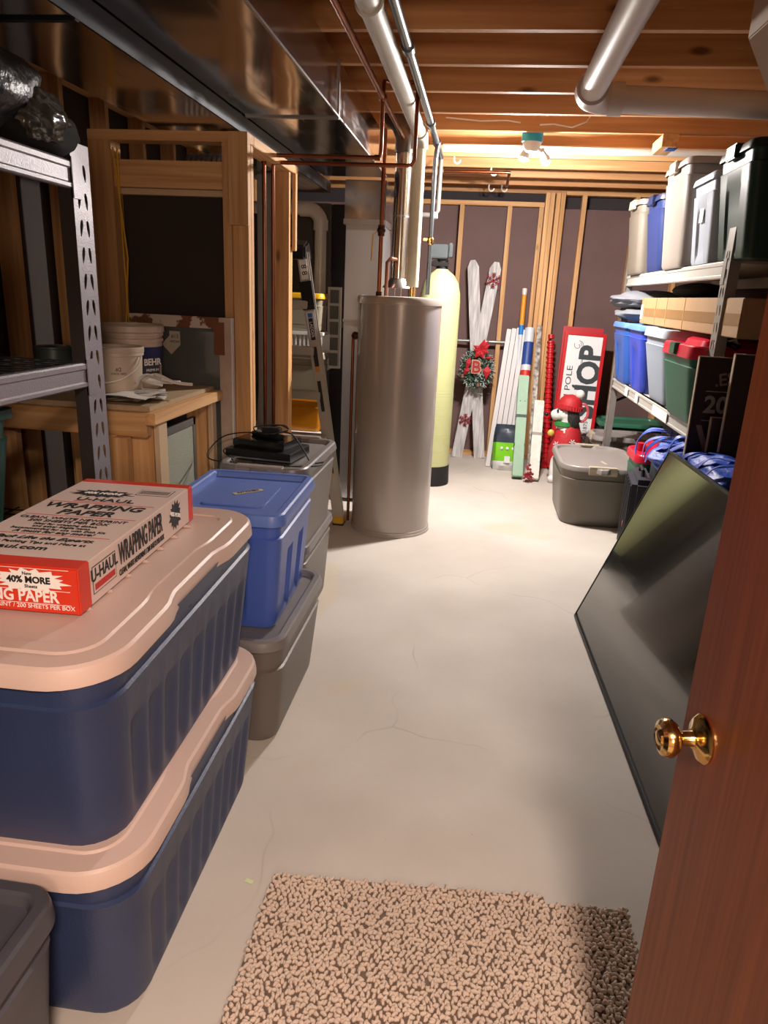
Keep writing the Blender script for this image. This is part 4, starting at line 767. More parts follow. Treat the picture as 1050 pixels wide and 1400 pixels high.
# items on a low wooden shelf beyond the ladder
sh = thing('low_wood_shelf', 'low wooden shelf with a white edge beyond the ladder', 'shelf', (-1.45, 4.95, 0))
G().box(-0.35, 0.0, 0.49, 0.37, 0.35, 0.51).build('shelf_board', mat('white_laminate', '#d4d0c8', 0.5), sh); plank('apron_board', -0.35, 0.0, 0.40, 0.37, 0.038, 0.489, WX, sh); plank('leg', -0.33, 0.04, 0, -0.24, 0.08, 0.489, WZ, sh); plank('leg', 0.26, 0.04, 0, 0.35, 0.08, 0.489, WZ, sh)
y_ = mat('amber_plastic', '#d98a10', 0.3, trans=0.25)
a = tote('translucent amber storage bin on the low shelf beyond the ladder', (-1.30, 5.10, 0.51), 0.44, 0.24, 0.26, y_, y_, cr=0.03, taper=0.92, lid='flat', name='storage_bin', cat='storage bin')
a = tote('beige storage bin in the middle of the pile beyond the ladder', (-1.30, 5.10, 0.77), 0.44, 0.24, 0.30, mat('sand_plastic', '#8b8371', 0.4), mat('sand_plastic', '#8b8371'), cr=0.03, taper=0.94, lid='flat', name='storage_bin', cat='storage bin')
cr_ = thing('wire_crate', 'white slatted crate stacked in the pile beyond the ladder', 'crate', (-1.30, 5.10, 1.07))
g = G()
for k in range(14): g.box(-0.20+k*0.03, -0.12, 0.0, -0.20+k*0.03+0.012, -0.112, 0.14)
g.build('slat', WHT, cr_)
G().box(-0.21, -0.125, 0.13, 0.21, 0.12, 0.15).box(-0.21, -0.125, 0, 0.21, 0.12, 0.01).box(-0.21, 0.11, 0.01, 0.21, 0.12, 0.13).build('rim', WHT, cr_)
a = tote('tan bin under a yellow cloth on top of the pile beyond the ladder', (-1.30, 5.10, 1.22), 0.42, 0.24, 0.26, mat('sand_plastic', '#8b8371'), mat('yellow_lid', '#d9a41a', 0.4), cr=0.03, taper=0.94, lid='flat', name='storage_bin', cat='storage bin')
# ================================================================ BACK WALL DECORATIONS
wsh = mat('whitewashed_wood', '#d6d3d2', 0.7, var=0.42, vscale=22, stretch=(2.2, 1, 0.22), bump=0.15, bscale=40)
dec = thing('ski_decoration', 'crossed whitewashed wooden skis leaning on the back wall', 'skis', (0, 6.86, 0))
def ski(x0, x1, z1, y, name='ski'):
    a, c_ = Vector((x0, y-0.06, 0)), Vector((x1, y+0.03, z1)); d_ = (c_-a).normalized(); w = d_.cross(Vector((0, 1, 0))).normalized(); n = w.cross(d_).normalized(); H = (c_-a).length
    pr = [(-0.052, 0), (0.052, 0), (0.052, H-0.06), (0.022, H), (-0.022, H), (-0.052, H-0.06)]
    g = G(); g.add([a+w*p+d_*q-n*0.008 for p, q in pr]+[a+w*p+d_*q+n*0.008 for p, q in pr], [(5, 4, 3, 2, 1, 0), (6, 7, 8, 9, 10, 11)]+[(i, (i+1) % 6, 6+(i+1) % 6, 6+i) for i in range(6)])
    return g.build(name, wsh, dec, bevel=0.002), a, d_, w, n
k1, a1, d1, w1, n1 = ski(0.086, -0.122, 1.83, 0.045)
k2, a2, d2, w2, n2 = ski(-0.135, 0.096, 1.82, 0.02)
def flake(parent, c_, R_, y):
    g = G()
    for k in range(6):
        a = PI/3*k+0.5; e_ = Vector((math.cos(a), 0, math.sin(a))); s2 = Vector((-math.sin(a), 0, math.cos(a)))
        g.bar(c_, c_+e_*R_, 0.008, 0.004, (0, 1, 0))
        for q in (0.45, 0.75):
            for sg in (-1, 1): g.bar(c_+e_*R_*q, c_+e_*R_*(q+0.2)+s2*sg*R_*0.26, 0.007, 0.004, (0, 1, 0))
    return g.build('snowflake', mat('crimson_felt', '#8e1c2c', 0.8), parent, loc=(0, y, 0))
flake(k2, Vector((0.078, 6.86-6.86, 1.66)), 0.068, -0.0); flake(k2, Vector((-0.078, -0.045, 0.37)), 0.062, 0)
wr_ = thing('wreath', 'snowy green wreath with red poinsettia and letter B hung on the skis', 'wreath', (-0.005, 6.77, 0.885))
rg = np.random.RandomState(2)
def needles(n, R0, R1, L0, m, name, seed):
    rg = np.random.RandomState(seed); g = G()
    for i in range(n):
        a = rg.rand()*2*PI; rr = R0+(R1-R0)*rg.rand(); c_ = Vector((rr*math.cos(a), (rg.rand()-0.5)*0.07, rr*1.15*math.sin(a)-0.02))
        d_ = Vector((math.cos(a)*0.6+rg.normal()*0.6, rg.normal()*0.5-0.3, math.sin(a)*0.6+rg.normal()*0.6)).normalized(); L_ = L0*(0.6+0.8*rg.rand())
        g.bar(c_, c_+d_*L_, 0.006, 0.003)
    o = g.build(name, m, wr_, smooth=0); o['kind'] = 'stuff'
needles(1100, 0.06, 0.135, 0.045, mat('fir_green', '#2f4a38', 0.8), 'fir_needles', 1); needles(900, 0.05, 0.15, 0.03, mat('snow_flock', '#b3bdb4', 0.9), 'snowy_needles', 2)
def petal(c_, d_, L_, w_, m, parent, name='petal'):
    d_ = Vector(d_).normalized(); s2 = d_.cross(Vector((0, 1, 0))).normalized(); c_ = Vector(c_); n_ = Vector((0, -1, 0))
    P = [c_, c_+d_*L_*0.35+s2*w_*0.5+n_*0.006, c_+d_*L_+n_*0.0, c_+d_*L_*0.35-s2*w_*0.5+n_*0.006, c_+d_*L_*0.45-n_*0.012*-1]
    g = G(); g.add(P[:4]+[P[4]+n_*0.012], [(0, 1, 4), (1, 2, 4), (2, 3, 4), (3, 0, 4), (0, 3, 2, 1)]); return g.build(name, m, parent)
rf = mat('red_velvet', '#b8222c', 0.7)
for a, L_ in ((2.6, 0.085), (1.3, 0.11), (0.6, 0.10), (-0.2, 0.08), (-1.2, 0.085), (-2.2, 0.09), (3.1, 0.07), (0.95, 0.12)): petal((0.02, -0.055, 0.155), (math.cos(a), -0.15, math.sin(a)), L_, 0.06, rf, wr_)
petal((-0.07, -0.05, 0.09), (-0.25, -0.1, -1), 0.14, 0.05, rf, wr_, 'ribbon'); petal((-0.08, -0.05, 0.0), (-0.5, -0.1, -1), 0.09, 0.05, rf, wr_, 'ribbon'); petal((0.095, -0.05, 0.02), (-0.05, -0.1, -1), 0.13, 0.075, rf, wr_, 'ribbon'); petal((0.06, -0.05, 0.09), (1, -0.1, 0.0), 0.10, 0.03, rf, wr_, 'ribbon')
Lb = text('B', 0.155, mat('letter_edge', '#c79a78', 0.6), wr_, (-0.01, -0.075, 0.0), (PI/2, 0, 0), 'letter', ex=0.004, bold=0.010); text('B', 0.150, mat('letter_red', '#9c2531', 0.6), Lb, (0.0, 0.0, 0.006), (0, 0, 0), 'letter_face', ex=0.002, bold=0.003)
for x, z in ((0.02, -0.165), (-0.13, -0.09)): G().lathe([(0.012, -0.02), (0.022, -0.01), (0.016, 0.012), (0.01, 0.022)], 12, (x, -0.04, z)).build('pine_cone', mat('bronze_brown', '#6e4632', 0.6), wr_)
# bundle of white rails, boards, tubes
grey = mat('primed_white', '#cac6c6', 0.5)
for i in range(5):
    a = Vector((0.165+0.046*i, 6.50+0.012*(i % 2), 0.002)); c_ = Vector((0.262+0.046*i, 6.86, 1.235+0.008*(i % 3)))
    g = G().bar(a, c_, 0.041, 0.02, (0, 1, 0)); o = g.build('trim_length', grey, bevel=0.003); tag(o, 'white trim length leaning in the bundle right of the skis', 'trim', 'white trim lengths leaning on the back wall')
s_ = thing('garden_bag', 'bag with lime green panel leaning at the foot of the white trim', 'bag', (0.335, 6.40, 0.0), (-0.22, 0, 0.0))
def pillow(w, h, t, n=10):
    g = G(); top = []; bot = []
    for j in range(n+1):
        for i in range(n+1):
            u, v = i/n*2-1, j/n*2-1; th = t*((1-u**4)*(1-v**4))**0.5*0.5+0.003
            x, z = w/2*u*(1-0.12*abs(v)**3), h/2*(1+v)
            top.append((x, -th-0.006*math.sin(5*u+3*v), z)); bot.append((x, th, z))
    q = (n+1)**2; f = [(j*(n+1)+i, j*(n+1)+i+1, (j+1)*(n+1)+i+1, (j+1)*(n+1)+i) for j in range(n) for i in range(n)]
    per = [i for i in range(n+1)]+[(j+1)*(n+1)+n for j in range(n)]+[n*(n+1)+i for i in range(n-1, -1, -1)]+[j*(n+1) for j in range(n-1, 0, -1)]
    g.add(top+bot, f+[tuple(q+k for k in reversed(x)) for x in f]+[(per[k], per[(k+1) % len(per)], q+per[(k+1) % len(per)], q+per[k]) for k in range(len(per))]); return g
pg = pillow(0.28, 0.42, 0.12)
bm1, bm2, bm3 = mat('bag_white', '#d8d8d8', 0.4), mat('bag_lime', '#74c21c', 0.4), mat('bag_navy', '#2c3543', 0.4)
o = pg.build('bag_body', [bm1, bm2, bm3], s_); me = o.data
for p_ in me.polygons:
    z = p_.center.z; p_.material_index = 0 if z < 0.10 else (1 if z < 0.24 else 2)
for i in range(3): G().ell((-0.06+0.05*i, -0.066, 0.20), (0.014, 0.006, 0.014)).build('printed_flower', bm1, s_)
G().box(-0.03, -0.068, 0.07, 0.02, -0.058, 0.13).build('printed_panel', bm1, s_)
def leaner(name, label, cat, a, c_, w, t, m, bands=(), bm_=None, bev=0.004):
    o = thing(name, label, cat, a); a = Vector(a); c_ = Vector(c_); v = c_-a
    G().bar((0, 0, t*0.1), v, w, t, (0, 1, 0)).build('board', m, o, bevel=bev)
    for k in bands: p_ = v*k; G().bar(p_, p_+v.normalized()*0.028, w+0.004, t+0.004, (0, 1, 0)).build('band', bm_, o)
    return o, v
gp = mat('sage_paint', '#8fae94', 0.6, var=0.08, vscale=20)
o, v = leaner('green_porch_board', 'sage green painted post with dark bands leaning by the back wall', 'board', (0.418, 6.10, 0.01), (0.415, 6.50, 0.845), 0.088, 0.088, gp, (0.30, 0.58), mat('band_dark', '#34423a', 0.6))
for z in (0.52, 0.64): 
    for x in (-0.02, 0.02): G().ell((x-0.0, 0.4*z/0.845-0.05, z), (0.004, 0.004, 0.004), 8, 5).build('nail_head', INK, o)
o, v = leaner('white_painted_post', 'short white painted post with grey bands and red berries leaning on studs', 'board', (0.555, 6.06, 0.01), (0.57, 6.46, 0.64), 0.085, 0.06, mat('distressed_white', '#d3cec4', 0.6, var=0.15, vscale=25), (0.28, 0.55), mat('band_grey', '#8b857a', 0.6))
g = G(); rg = np.random.RandomState(5)
for i in range(26): g.ell((0.0+rg.normal()*0.018, 0.0+rg.normal()*0.018, 0.06+rg.normal()*0.035), (0.012, 0.012, 0.012), 8, 5)
be = g.build('berry_cluster', mat('berry_red', '#8e1626', 0.4)); be.location = (0.50, 6.0, 0.012); tag(be, 'cluster of dark red berries at the foot of the white post', 'decoration')
o = thing('caulk_tube_rod', 'tall orange and blue labelled tube leaning beside the wood studs', 'tube', (0.365, 6.62, 0.0))
v = Vector((0.005, 0.28, 1.60)); G().cyl((0, 0, 0), v, 0.02, 16).build('tube', mat('tube_white', '#ccd0d6', 0.4), o)
G().cyl(v*0.80, v*0.965, 0.022, 16).build('orange_label', mat('label_amber', '#d8901c', 0.5), o); G().cyl(v*0.745, v*0.798, 0.022, 16).build('blue_label', mat('label_sky', '#1b76c4', 0.5), o); G().cyl(v*0.975, v, 0.022, 16).build('cap', WHT, o)
o = thing('wrapping_tube', 'white and navy printed roll standing behind the green post', 'roll', (0.415, 6.42, 0.0))
v = Vector((0.035, 0.44, 1.25)); G().cyl((0, 0, 0), v, 0.045, 20).build('roll', mat('tube_white', '#ccd0d6'), o); G().cyl(v*0.74, v*0.90, 0.0465, 20).build('navy_print', mat('print_navy', '#1d3f8a', 0.5), o); G().cyl(v*0.66, v*0.70, 0.0465, 20).build('printed_band', RINK, o)
o, v = leaner('bark_lath', 'rough-barked white lath leaning between the green and white posts', 'board', (0.53, 6.22, 0.005), (0.535, 6.86, 1.28), 0.045, 0.015, mat('birch_bark', '#b9b2aa', 0.7, col2='#5b504a', var=0.5, vscale=30))
# red ribbed column
o = thing('red_candle_column', 'tall red ribbed plastic column leaning beside the shop sign', 'decoration', (0.70, 6.62, 0.0))
v = Vector((-0.05, 0.24, 1.17)); q = v.to_track_quat('Z', 'Y').to_matrix().to_4x4(); g = G(); g.T = q
prof = []
H = v.length
for k in range(26): z = H*k/26; prof += [(0.028, z), (0.036, z+0.006), (0.036, z+0.020), (0.028, z+0.026)]
g.lathe(prof, 18); g.build('ribbed_column', RED, o)
G().cyl(v, v*1.03, 0.028, 16).build('cap', RED, o)
# sign
sg = thing('shop_sign', 'white sign in a red frame reading North Pole Shop, turned on its side', 'sign', (0.90, 6.55, 0.02), (-0.16, 0.035, 0))
G().box(-0.155, -0.012, 0.0, 0.155, 0.012, 1.21).build('sign_panel', mat('sign_white', '#e4e4e4', 0.5), sg, bevel=0.002)
for a in ((-0.185, 0, -0.155, 1.24), (0.155, 0, 0.185, 1.24), (-0.155, 1.21, 0.155, 1.24)): G().box(a[0], -0.022, a[1], a[2], 0.014, a[3]).build('frame_rail', RED, sg, bevel=0.002)
ck = mat('sign_ink', '#30383c', 0.6); RT = Matrix.Rotation(PI/2, 4, 'X'); 
def stxt(s, size, x, z, sx=1.0, bold=0.0, nm='lettering'):
    o = text(s, size, ck, sg, (x, -0.0135, z), (0, 0, 0), nm, sx=sx, bold=bold)
    o.rotation_euler = (Matrix.Rotation(-PI/2, 4, 'Y') @ Matrix.Rotation(PI/2, 4, 'X')).to_euler(); return o
stxt('SHOP', 0.27, 0.075, 0.80, 0.95, 0.010)
for dz, zz in ((0, 0),): 
    g = G()
    for zc in (0.575+0.145, 0.575+0.225): pass
stxt('NORTH POLE', 0.072, -0.10, 0.64, 1.35, 0.0)
stxt('SINCE 1875', 0.05, 0.105, 0.33, 1.0, 0.0)
g = G(); sp = []
for k in range(30): a = k/29*5.2; r_ = 0.006+0.006*a; sp.append((-0.035+r_*math.sin(a)-0.02, -0.0135, 1.12+r_*math.cos(a)))
g.tube(sp, 0.0022, 6); g.tube(wig([(-0.05, -0.0135, 1.165), (-0.01, -0.0135, 1.13), (0.0, -0.0135, 0.98), (-0.015, -0.0135, 0.82)]), 0.0022, 6); g.tube(wig([(-0.035, -0.0135, 1.15), (-0.01, -0.0135, 1.08), (-0.01, -0.0135, 0.98), (-0.015, -0.0135, 0.88)]), 0.002, 6); g.build('scroll', ck, sg)
g = G()
for k in range(6): a = PI/3*k; g.bar((-0.03, -0.0135, 0.66), (-0.03+0.03*math.cos(a), -0.0135, 0.66+0.03*math.sin(a)), 0.004, 0.002, (0, 1, 0)); 
for a in (0.4, 1.3, 2.2): g.ell((-0.035+0.02*math.cos(a), -0.0135, 0.74+0.02*math.sin(a)), (0.012, 0.001, 0.02), rot=(0, a, 0))
g.build('holly_and_snowflake', ck, sg)
rb = thing('red_board', 'flat red board standing behind the shop sign', 'board', (0.88, 6.70, 0.0), (-0.16, 0.02, 0))
G().box(-0.15, -0.012, 0.0, 0.21, 0.012, 1.30).build('board', mat('red_paint', '#b8202a', 0.45), rb, bevel=0.003)
# puppy yard decoration
dg = thing('puppy_decoration', 'plastic puppy yard figure in red knit hat and red scarf suit', 'decoration', (0.79, 6.22, 0.0))
def skin(name, pts, edges, rad, m, parent, sub=2, root=0):
    me = bpy.data.meshes.new(name); me.from_pydata(pts, edges, []); me.materials.append(m); ob = place(name, me, parent)
    md = ob.modifiers.new('s', 'SKIN'); md.use_smooth_shade = True
    for i, r_ in enumerate(rad): me.skin_vertices[0].data[i].radius = (r_, r_) if not isinstance(r_, tuple) else r_
    for i in range(len(pts)): me.skin_vertices[0].data[i].use_root = (i == root)
    s_ = ob.modifiers.new('u', 'SUBSURF'); s_.levels = sub; s_.render_levels = sub
    dgp = bpy.context.evaluated_depsgraph_get(); m2 = bpy.data.meshes.new_from_object(ob.evaluated_get(dgp)); ob.modifiers.clear(); ob.data = m2; m2.shade_smooth(); return ob
fw_ = mat('puppy_white', '#d8d6d2', 0.45); fb_ = mat('puppy_black', '#2a2828', 0.5, bump=0.6, bscale=60)
skin('body', [(0.03, 0.02, 0.20), (0.02, 0.0, 0.36), (0.0, -0.01, 0.50), (0.0, -0.02, 0.60), (-0.09, -0.03, 0.575), (-0.135, -0.035, 0.555), (-0.06, -0.11, 0.12), (-0.07, -0.14, 0.03), (-0.11, -0.17, 0.02), (0.08, -0.06, 0.10), (0.03, -0.13, 0.03), (-0.02, -0.15, 0.025), (0.08, 0.04, 0.12), (0.14, 0.08, 0.06), (0.19, 0.10, 0.10)],
     [(0, 1), (1, 2), (2, 3), (3, 4), (4, 5), (1, 6), (6, 7), (7, 8), (0, 9), (9, 10), (10, 11), (0, 12), (12, 13), (13, 14)], [0.12, 0.105, 0.07, 0.085, 0.055, 0.04, 0.05, 0.04, 0.035, 0.06, 0.045, 0.035, 0.07, 0.03, 0.022], fw_, dg)
sweat = mat('knit_red', '#b21e26', 0.6, bump=0.3, bscale=60)
G().loft([[(0.02+r_*math.cos(a), -0.005+r_*0.95*math.sin(a), z+0.03*math.cos(a)) for a in [2*PI*k/32 for k in range(32)]] for r_, z in ((0.135, 0.16), (0.15, 0.20), (0.14, 0.30), (0.125, 0.38), (0.10, 0.46), (0.085, 0.49))]).build('sweater', sweat, dg)
for x, z, a in ((-0.07, 0.33, 0.3), (0.06, 0.36, 0.0), (-0.02, 0.24, 0.1), (0.08, 0.25, -0.2)):
    g = G()
    for k in range(6): t_ = PI/3*k; g.bar((0, 0, 0), (0.026*math.cos(t_), 0, 0.026*math.sin(t_)), 0.007, 0.006, (0, 1, 0))
    g.build('knit_snowflake', WHT, dg, (x, -math.sqrt(max(0.136**2-(x-0.02)**2, 0.001))*0.97-0.008, z))
G().lathe([(0.075, 0.0), (0.09, 0.01), (0.085, 0.04), (0.07, 0.045)], 24, (-0.01, -0.015, 0.475)).build('collar', mat('scarf_green', '#2c7c3a', 0.5), dg); G().ell((-0.12, -0.07, 0.42), (0.03, 0.025, 0.03)).build('bell', mat('gold_bell', '#cbb04a', 0.35), dg)
G().ell((0.05, -0.075, 0.56), (0.055, 0.03, 0.10), rot=(0, -0.2, 0)).build('ear', fb_, dg); G().ell((0.04, 0.06, 0.56), (0.05, 0.03, 0.10)).build('ear', fb_, dg)
G().ell((-0.172, -0.035, 0.572), (0.02, 0.022, 0.018)).build('nose', BLK, dg); G().ell((-0.085, -0.085, 0.615), (0.010, 0.007, 0.012)).build('eye', BLK, dg); G().tube([(-0.16, -0.065, 0.53), (-0.13, -0.08, 0.52), (-0.10, -0.085, 0.525)], 0.004, 6).build('mouth', BLK, dg)
G().lathe([(0.100, 0.0), (0.108, 0.01), (0.108, 0.04), (0.10, 0.045), (0.092, 0.08), (0.065, 0.115), (0.02, 0.13)], 28, (0.01, -0.02, 0.625)).build('hat', sweat, dg, rot=(0, 0.12, 0), loc=(-0.07, 0, 0.0))
g = G()
for k in range(28): a = 2*PI*k/28; g.cyl((0.01+0.108*math.cos(a), -0.02+0.108*math.sin(a), 0.63), (0.01+0.108*math.cos(a), -0.02+0.108*math.sin(a), 0.668), 0.006, 6)
g.build('hat_rib', sweat, dg, rot=(0, 0.12, 0), loc=(-0.07, 0, 0.0)); G().ell((0.09, -0.03, 0.755), (0.04, 0.04, 0.04)).build('pompom', WHT, dg)
G().tube([(0.13+0.045*math.sin(a), -0.02, 0.60+0.075*math.cos(a)) for a in [2*PI*k/20 for k in range(20)]], 0.012, 8, True).build('candy_cane_loop', mat('red_white', '#c9545a', 0.5), dg)
# ================================================================ RIGHT SIDE THINGS
cb = mat('cardboard', '#a07e56', 0.75, var=0.08, vscale=5, bump=0.2, bscale=10)
c_ = thing('cardboard_box', 'long flat cardboard box lying across the middle shelf totes', 'box', (1.27, 4.17, 1.384))
G().box(-0.21, -0.97, 0, 0.21, 0.97, 0.165).build('carton', cb, c_, bevel=0.004)
G().box(-0.2115, -0.97, 0.05, -0.2100, 0.93, 0.10).build('packing_tape', mat('brown_tape', '#8b6a45', 0.25), c_)
for y in (0.86, 0.55, 0.28, -0.1): G().box(-0.2125, y, 0.0, -0.2105, y+0.006, 0.165).build('strap', mat('clear_strap', '#c6a777', 0.4), c_)
G().box(-0.213, 0.90, 0.03, -0.2112, 0.96, 0.12).build('sticker', WINK, c_)
bl = thing('grey_blanket', 'folded grey fleece blanket on the far blue totes', 'blanket', (1.22, 5.50, 1.385))
blob('blanket_fold', mat('grey_fleece', '#6e7076', 0.95, bump=0.3, bscale=90), (-0.02, 0.05, 0.145), (0.29, 0.36, 0.075), 21, 0.18, bl, 56, 30, 0.9, 4)
blob('blanket_fold', MATS['grey_fleece'], (-0.01, 0.02, 0.055), (0.25, 0.33, 0.06), 22, 0.18, bl, 56, 30, 0.9, 4)
o = tag(G().ell((0, 0, 0.05), (0.16, 0.24, 0.05)).build('dark_cushion', mat('dark_cloth', '#23242c', 0.9), None, (1.35, 4.9, 1.552)), 'dark flat cushion on top of the long cardboard box', 'cushion')
def brd(label, x0, x1, y, z1, m, yaw=0.0, lean=-0.04):
    o = thing('wall_sign', label, 'sign', (x0, y, 0), (lean, 0, yaw)); G().box(0, 0, 0, x1-x0, 0.018, z1).build('board', m, o, bevel=0.001); G().box(-0.004, -0.002, 0, 0.0, 0.02, z1+0.003).box(-0.004, -0.002, z1, x1-x0, 0.02, z1+0.004).build('edge_strip', mat('raw_edge', '#a8937c', 0.6), o); return o
sm_ = mat('dark_stain', '#2b1712', 0.55)
o = brd('dark brown sign with carved numbers leaning on the near shelf post', 0.975, 1.42, 3.30, 1.295, sm_)
tp = mat('sign_tan', '#8b7566', 0.6); tg = mat('sign_grey', '#8f9088', 0.6)
text('.ES', 0.075, tp, o, (0.118, -0.002, 1.20), (PI/2, -0.2, 0), shear=0.0, bold=0.001); text('20', 0.105, tg, o, (0.098, -0.002, 1.085), (PI/2, 0, 0), bold=0.003); text('W', 0.16, tp, o, (0.115, -0.002, 0.93), (PI/2, 0, 0), bold=0.004)
for z in (1.145, 1.015): G().box(0.045, -0.0025, z, 0.25, -0.001, z+0.004).build('printed_line', tg, o)
for x in (0.07,): pass
brd('smaller dark brown framed board in front of the numbered sign', 1.045, 1.40, 3.24, 1.04, mat('dark_stain_b', '#3a2018', 0.5), 0.0, -0.03)
brd('brown board standing nearest the open door behind it', 1.075, 1.45, 3.18, 1.32, mat('dark_stain_c', '#35251f', 0.5), 0.0, -0.02)
cb2 = thing('cable_bundle', 'bundle of black and white cables on the near end of the red lid', 'cable', (1.13, 3.52, 1.325))
for i in range(5):
    pts = [(0.05*math.cos(a+i)+0.01*math.sin(3*a), 0.05*math.sin(a+i), 0.012*i+0.01+0.01*math.sin(2*a+i)) for a in [2*PI*k/24 for k in range(24)]]; G().tube(pts, 0.005, 6, True).build('cable', WHT if i == 2 else BLKM, cb2)
# wire baskets below the shelf
for i, y in enumerate((3.62, 3.92, 4.16)):
    wkt = thing('wire_basket', ('nearest', 'middle', 'farthest')[i]+' dark wire basket hooked under the middle shelf', 'basket', (1.12, y, 0.62)); g = G()
    for k in range(7): g.bar((0, 0.03*k, 0), (0, 0.03*k, 0.24), 0.0055, 0.0055); g.bar((0.3, 0.03*k, 0), (0.3, 0.03*k, 0.24), 0.0055, 0.0055); g.bar((0, 0.03*k, 0), (0.3, 0.03*k, 0), 0.0055, 0.0055)
    for z in (0, 0.06, 0.12, 0.18, 0.24): g.bar((0, 0, z), (0, 0.18, z), 0.0055, 0.0055); g.bar((0, 0, z), (0.3, 0, z), 0.0055, 0.0055); g.bar((0, 0.18, z), (0.3, 0.18, z), 0.0055, 0.0055)
    g.build('wire_frame', mat('wire_grey', '#8a857c', 0.4, 0.7), wkt, smooth=0)
# red-lidded green bin on the floor, pipe offcut
t = tote('dark green bin with moulded red lid on the floor behind the screen', (1.22, 4.59, 0), 0.42, 0.38, 0.62, MATS['pine_green_plastic'], MATS['crimson_lid'], cr=0.07, taper=0.85, lid='flat', lidh=0.05, cat='storage tote')
G().loft([ring(0.24, 0.26, 0.04, 0.61, 4, 5), ring(0.22, 0.24, 0.04, 0.66, 4, 5), ring(0.18, 0.20, 0.03, 0.67, 4, 5)], False, True).build('lid_dome', MATS['crimson_lid'], t); G().cyl((-0.15, 0.02, 0.61), (-0.15, 0.02, 0.665), 0.03, 16).build('lid_knob', MATS['crimson_lid'], t)
o = thing('grey_elbow_hose', 'grey corrugated elbow lying between the red lid and blue bags', 'hose', (1.20, 4.22, 0.70)); G().tube([(-0.02, 0.18, 0.03), (0.0, 0.10, 0.03), (0.05, 0.03, 0.02), (0.16, 0.0, 0.0)], 0.045, 16).build('elbow', mat('slate_hose', '#5c636c', 0.5), o); G().tube([(-0.022, 0.19, 0.03), (-0.02, 0.17, 0.03)], 0.052, 16).build('collar', mat('slate_hose', '#5c636c'), o)
st_ = thing('storage_stack', 'tall dark crate hidden behind the leaning television', 'crate', (1.22, 3.92, 0)); G().box(-0.17, -0.28, 0, 0.28, 0.30, 0.66).build('crate_body', mat('slate_crate', '#2d3138', 0.6), st_, bevel=0.01)
cbl = mat('blue_woven', '#2450b8', 0.45, bump=0.25, bscale=120, col2='#1c3fa0', var=0.2, vscale=8)
pst = mat('periwinkle_strap', '#6577cc', 0.5)
c2_ = thing('dark_crate', 'dark grey crate under the blue bags beside the brown signs', 'crate', (1.10, 2.86, 0)); G().box(-0.14, -0.30, 0, 0.30, 0.26, 0.72).build('crate_body', MATS['slate_crate'], c2_, bevel=0.01); G().box(-0.15, -0.31, 0.66, 0.31, 0.27, 0.70).build('crate_rim', MATS['slate_crate'], c2_, bevel=0.004)
def bag_heap(label, loc, rad, seed, straps):
    bb = thing('woven_bag', label, 'bag', loc)
    blob('bag_heap', cbl, (0, 0, rad[2]*0.75), rad, seed, 0.35, bb, 96, 56, 0.75, 3)
    rnd = random.Random(seed)
    for i in range(straps):
        y0_ = -rad[1]*0.8+1.6*rad[1]*i/max(1, straps-1); w_ = rad[0]*(0.85+0.25*rnd.random()); h_ = rad[2]*1.55
        pts = wig([(w_*math.cos(PI*k/6+0.2), y0_+0.05*math.sin(k+i)+0.03*k, 0.03+h_*math.sin(PI*k/6)*(0.85+0.2*rnd.random())) for k in range(1, 7)], 6); g = G(); rings = []
        for k, p_ in enumerate(pts):
            d_ = (pts[min(k+1, len(pts)-1)]-pts[max(k-1, 0)]).normalized(); sd = Vector((0.15*math.sin(k*0.4+i), 1, 0.2*math.cos(k*0.5+i))).normalized(); nn = d_.cross(sd).normalized()
            rings.append([p_+sd*0.014+nn*0.0015, p_-sd*0.014+nn*0.0015, p_-sd*0.014-nn*0.0015, p_+sd*0.014-nn*0.0015])
        g.loft(rings).build('handle_strap', pst if i % 2 else cbl, bb)
bag_heap('bright blue woven bag heaped behind the far top corner of the television', (1.13, 3.80, 0.662), (0.19, 0.27, 0.10), 31, 6)
bag_heap('royal blue woven bag draped between the television and the brown signs', (1.08, 3.13, 0.725), (0.14, 0.34, 0.10), 33, 5)
lg = thing('suitcase', 'dark grey ribbed suitcase standing behind the television', 'suitcase', (0.97, 4.19, 0.0), (0, 0, -0.12))
sc_ = mat('case_grey', '#363a42', 0.4)
G().box(-0.03, -0.20, 0.05, 0.10, 0.20, 0.56).build('shell', sc_, lg, bevel=0.03)
for k in range(5): G().box(-0.038, -0.16+0.075*k, 0.09, -0.028, -0.13+0.075*k, 0.52).build('shell_rib', sc_, lg, bevel=0.004)
for y in (-0.15, 0.15): G().lathe([(0.02, -0.012), (0.028, -0.006), (0.028, 0.006), (0.02, 0.012)], 14, (0.03, y, 0.028), 'x').build('wheel', BLKM, lg)
G().tube([(0.03, -0.08, 0.555), (0.03, -0.07, 0.59), (0.03, 0.07, 0.59), (0.03, 0.08, 0.555)], 0.010, 8).build('handle', BLKM, lg)
G().ell((-0.042, -0.08, 0.27), (0.004, 0.018, 0.018)).build('badge', mat('badge_red', '#9c3a44', 0.4), lg)
# ================================================================ TELEVISION
th = math.atan2(0.33, 0.87)
tv = thing('television', 'large flat-screen television standing on its edge on the floor, leaning right', 'television', (0.580, 3.325, 0.004), (0, th, math.radians(180+2.1)))
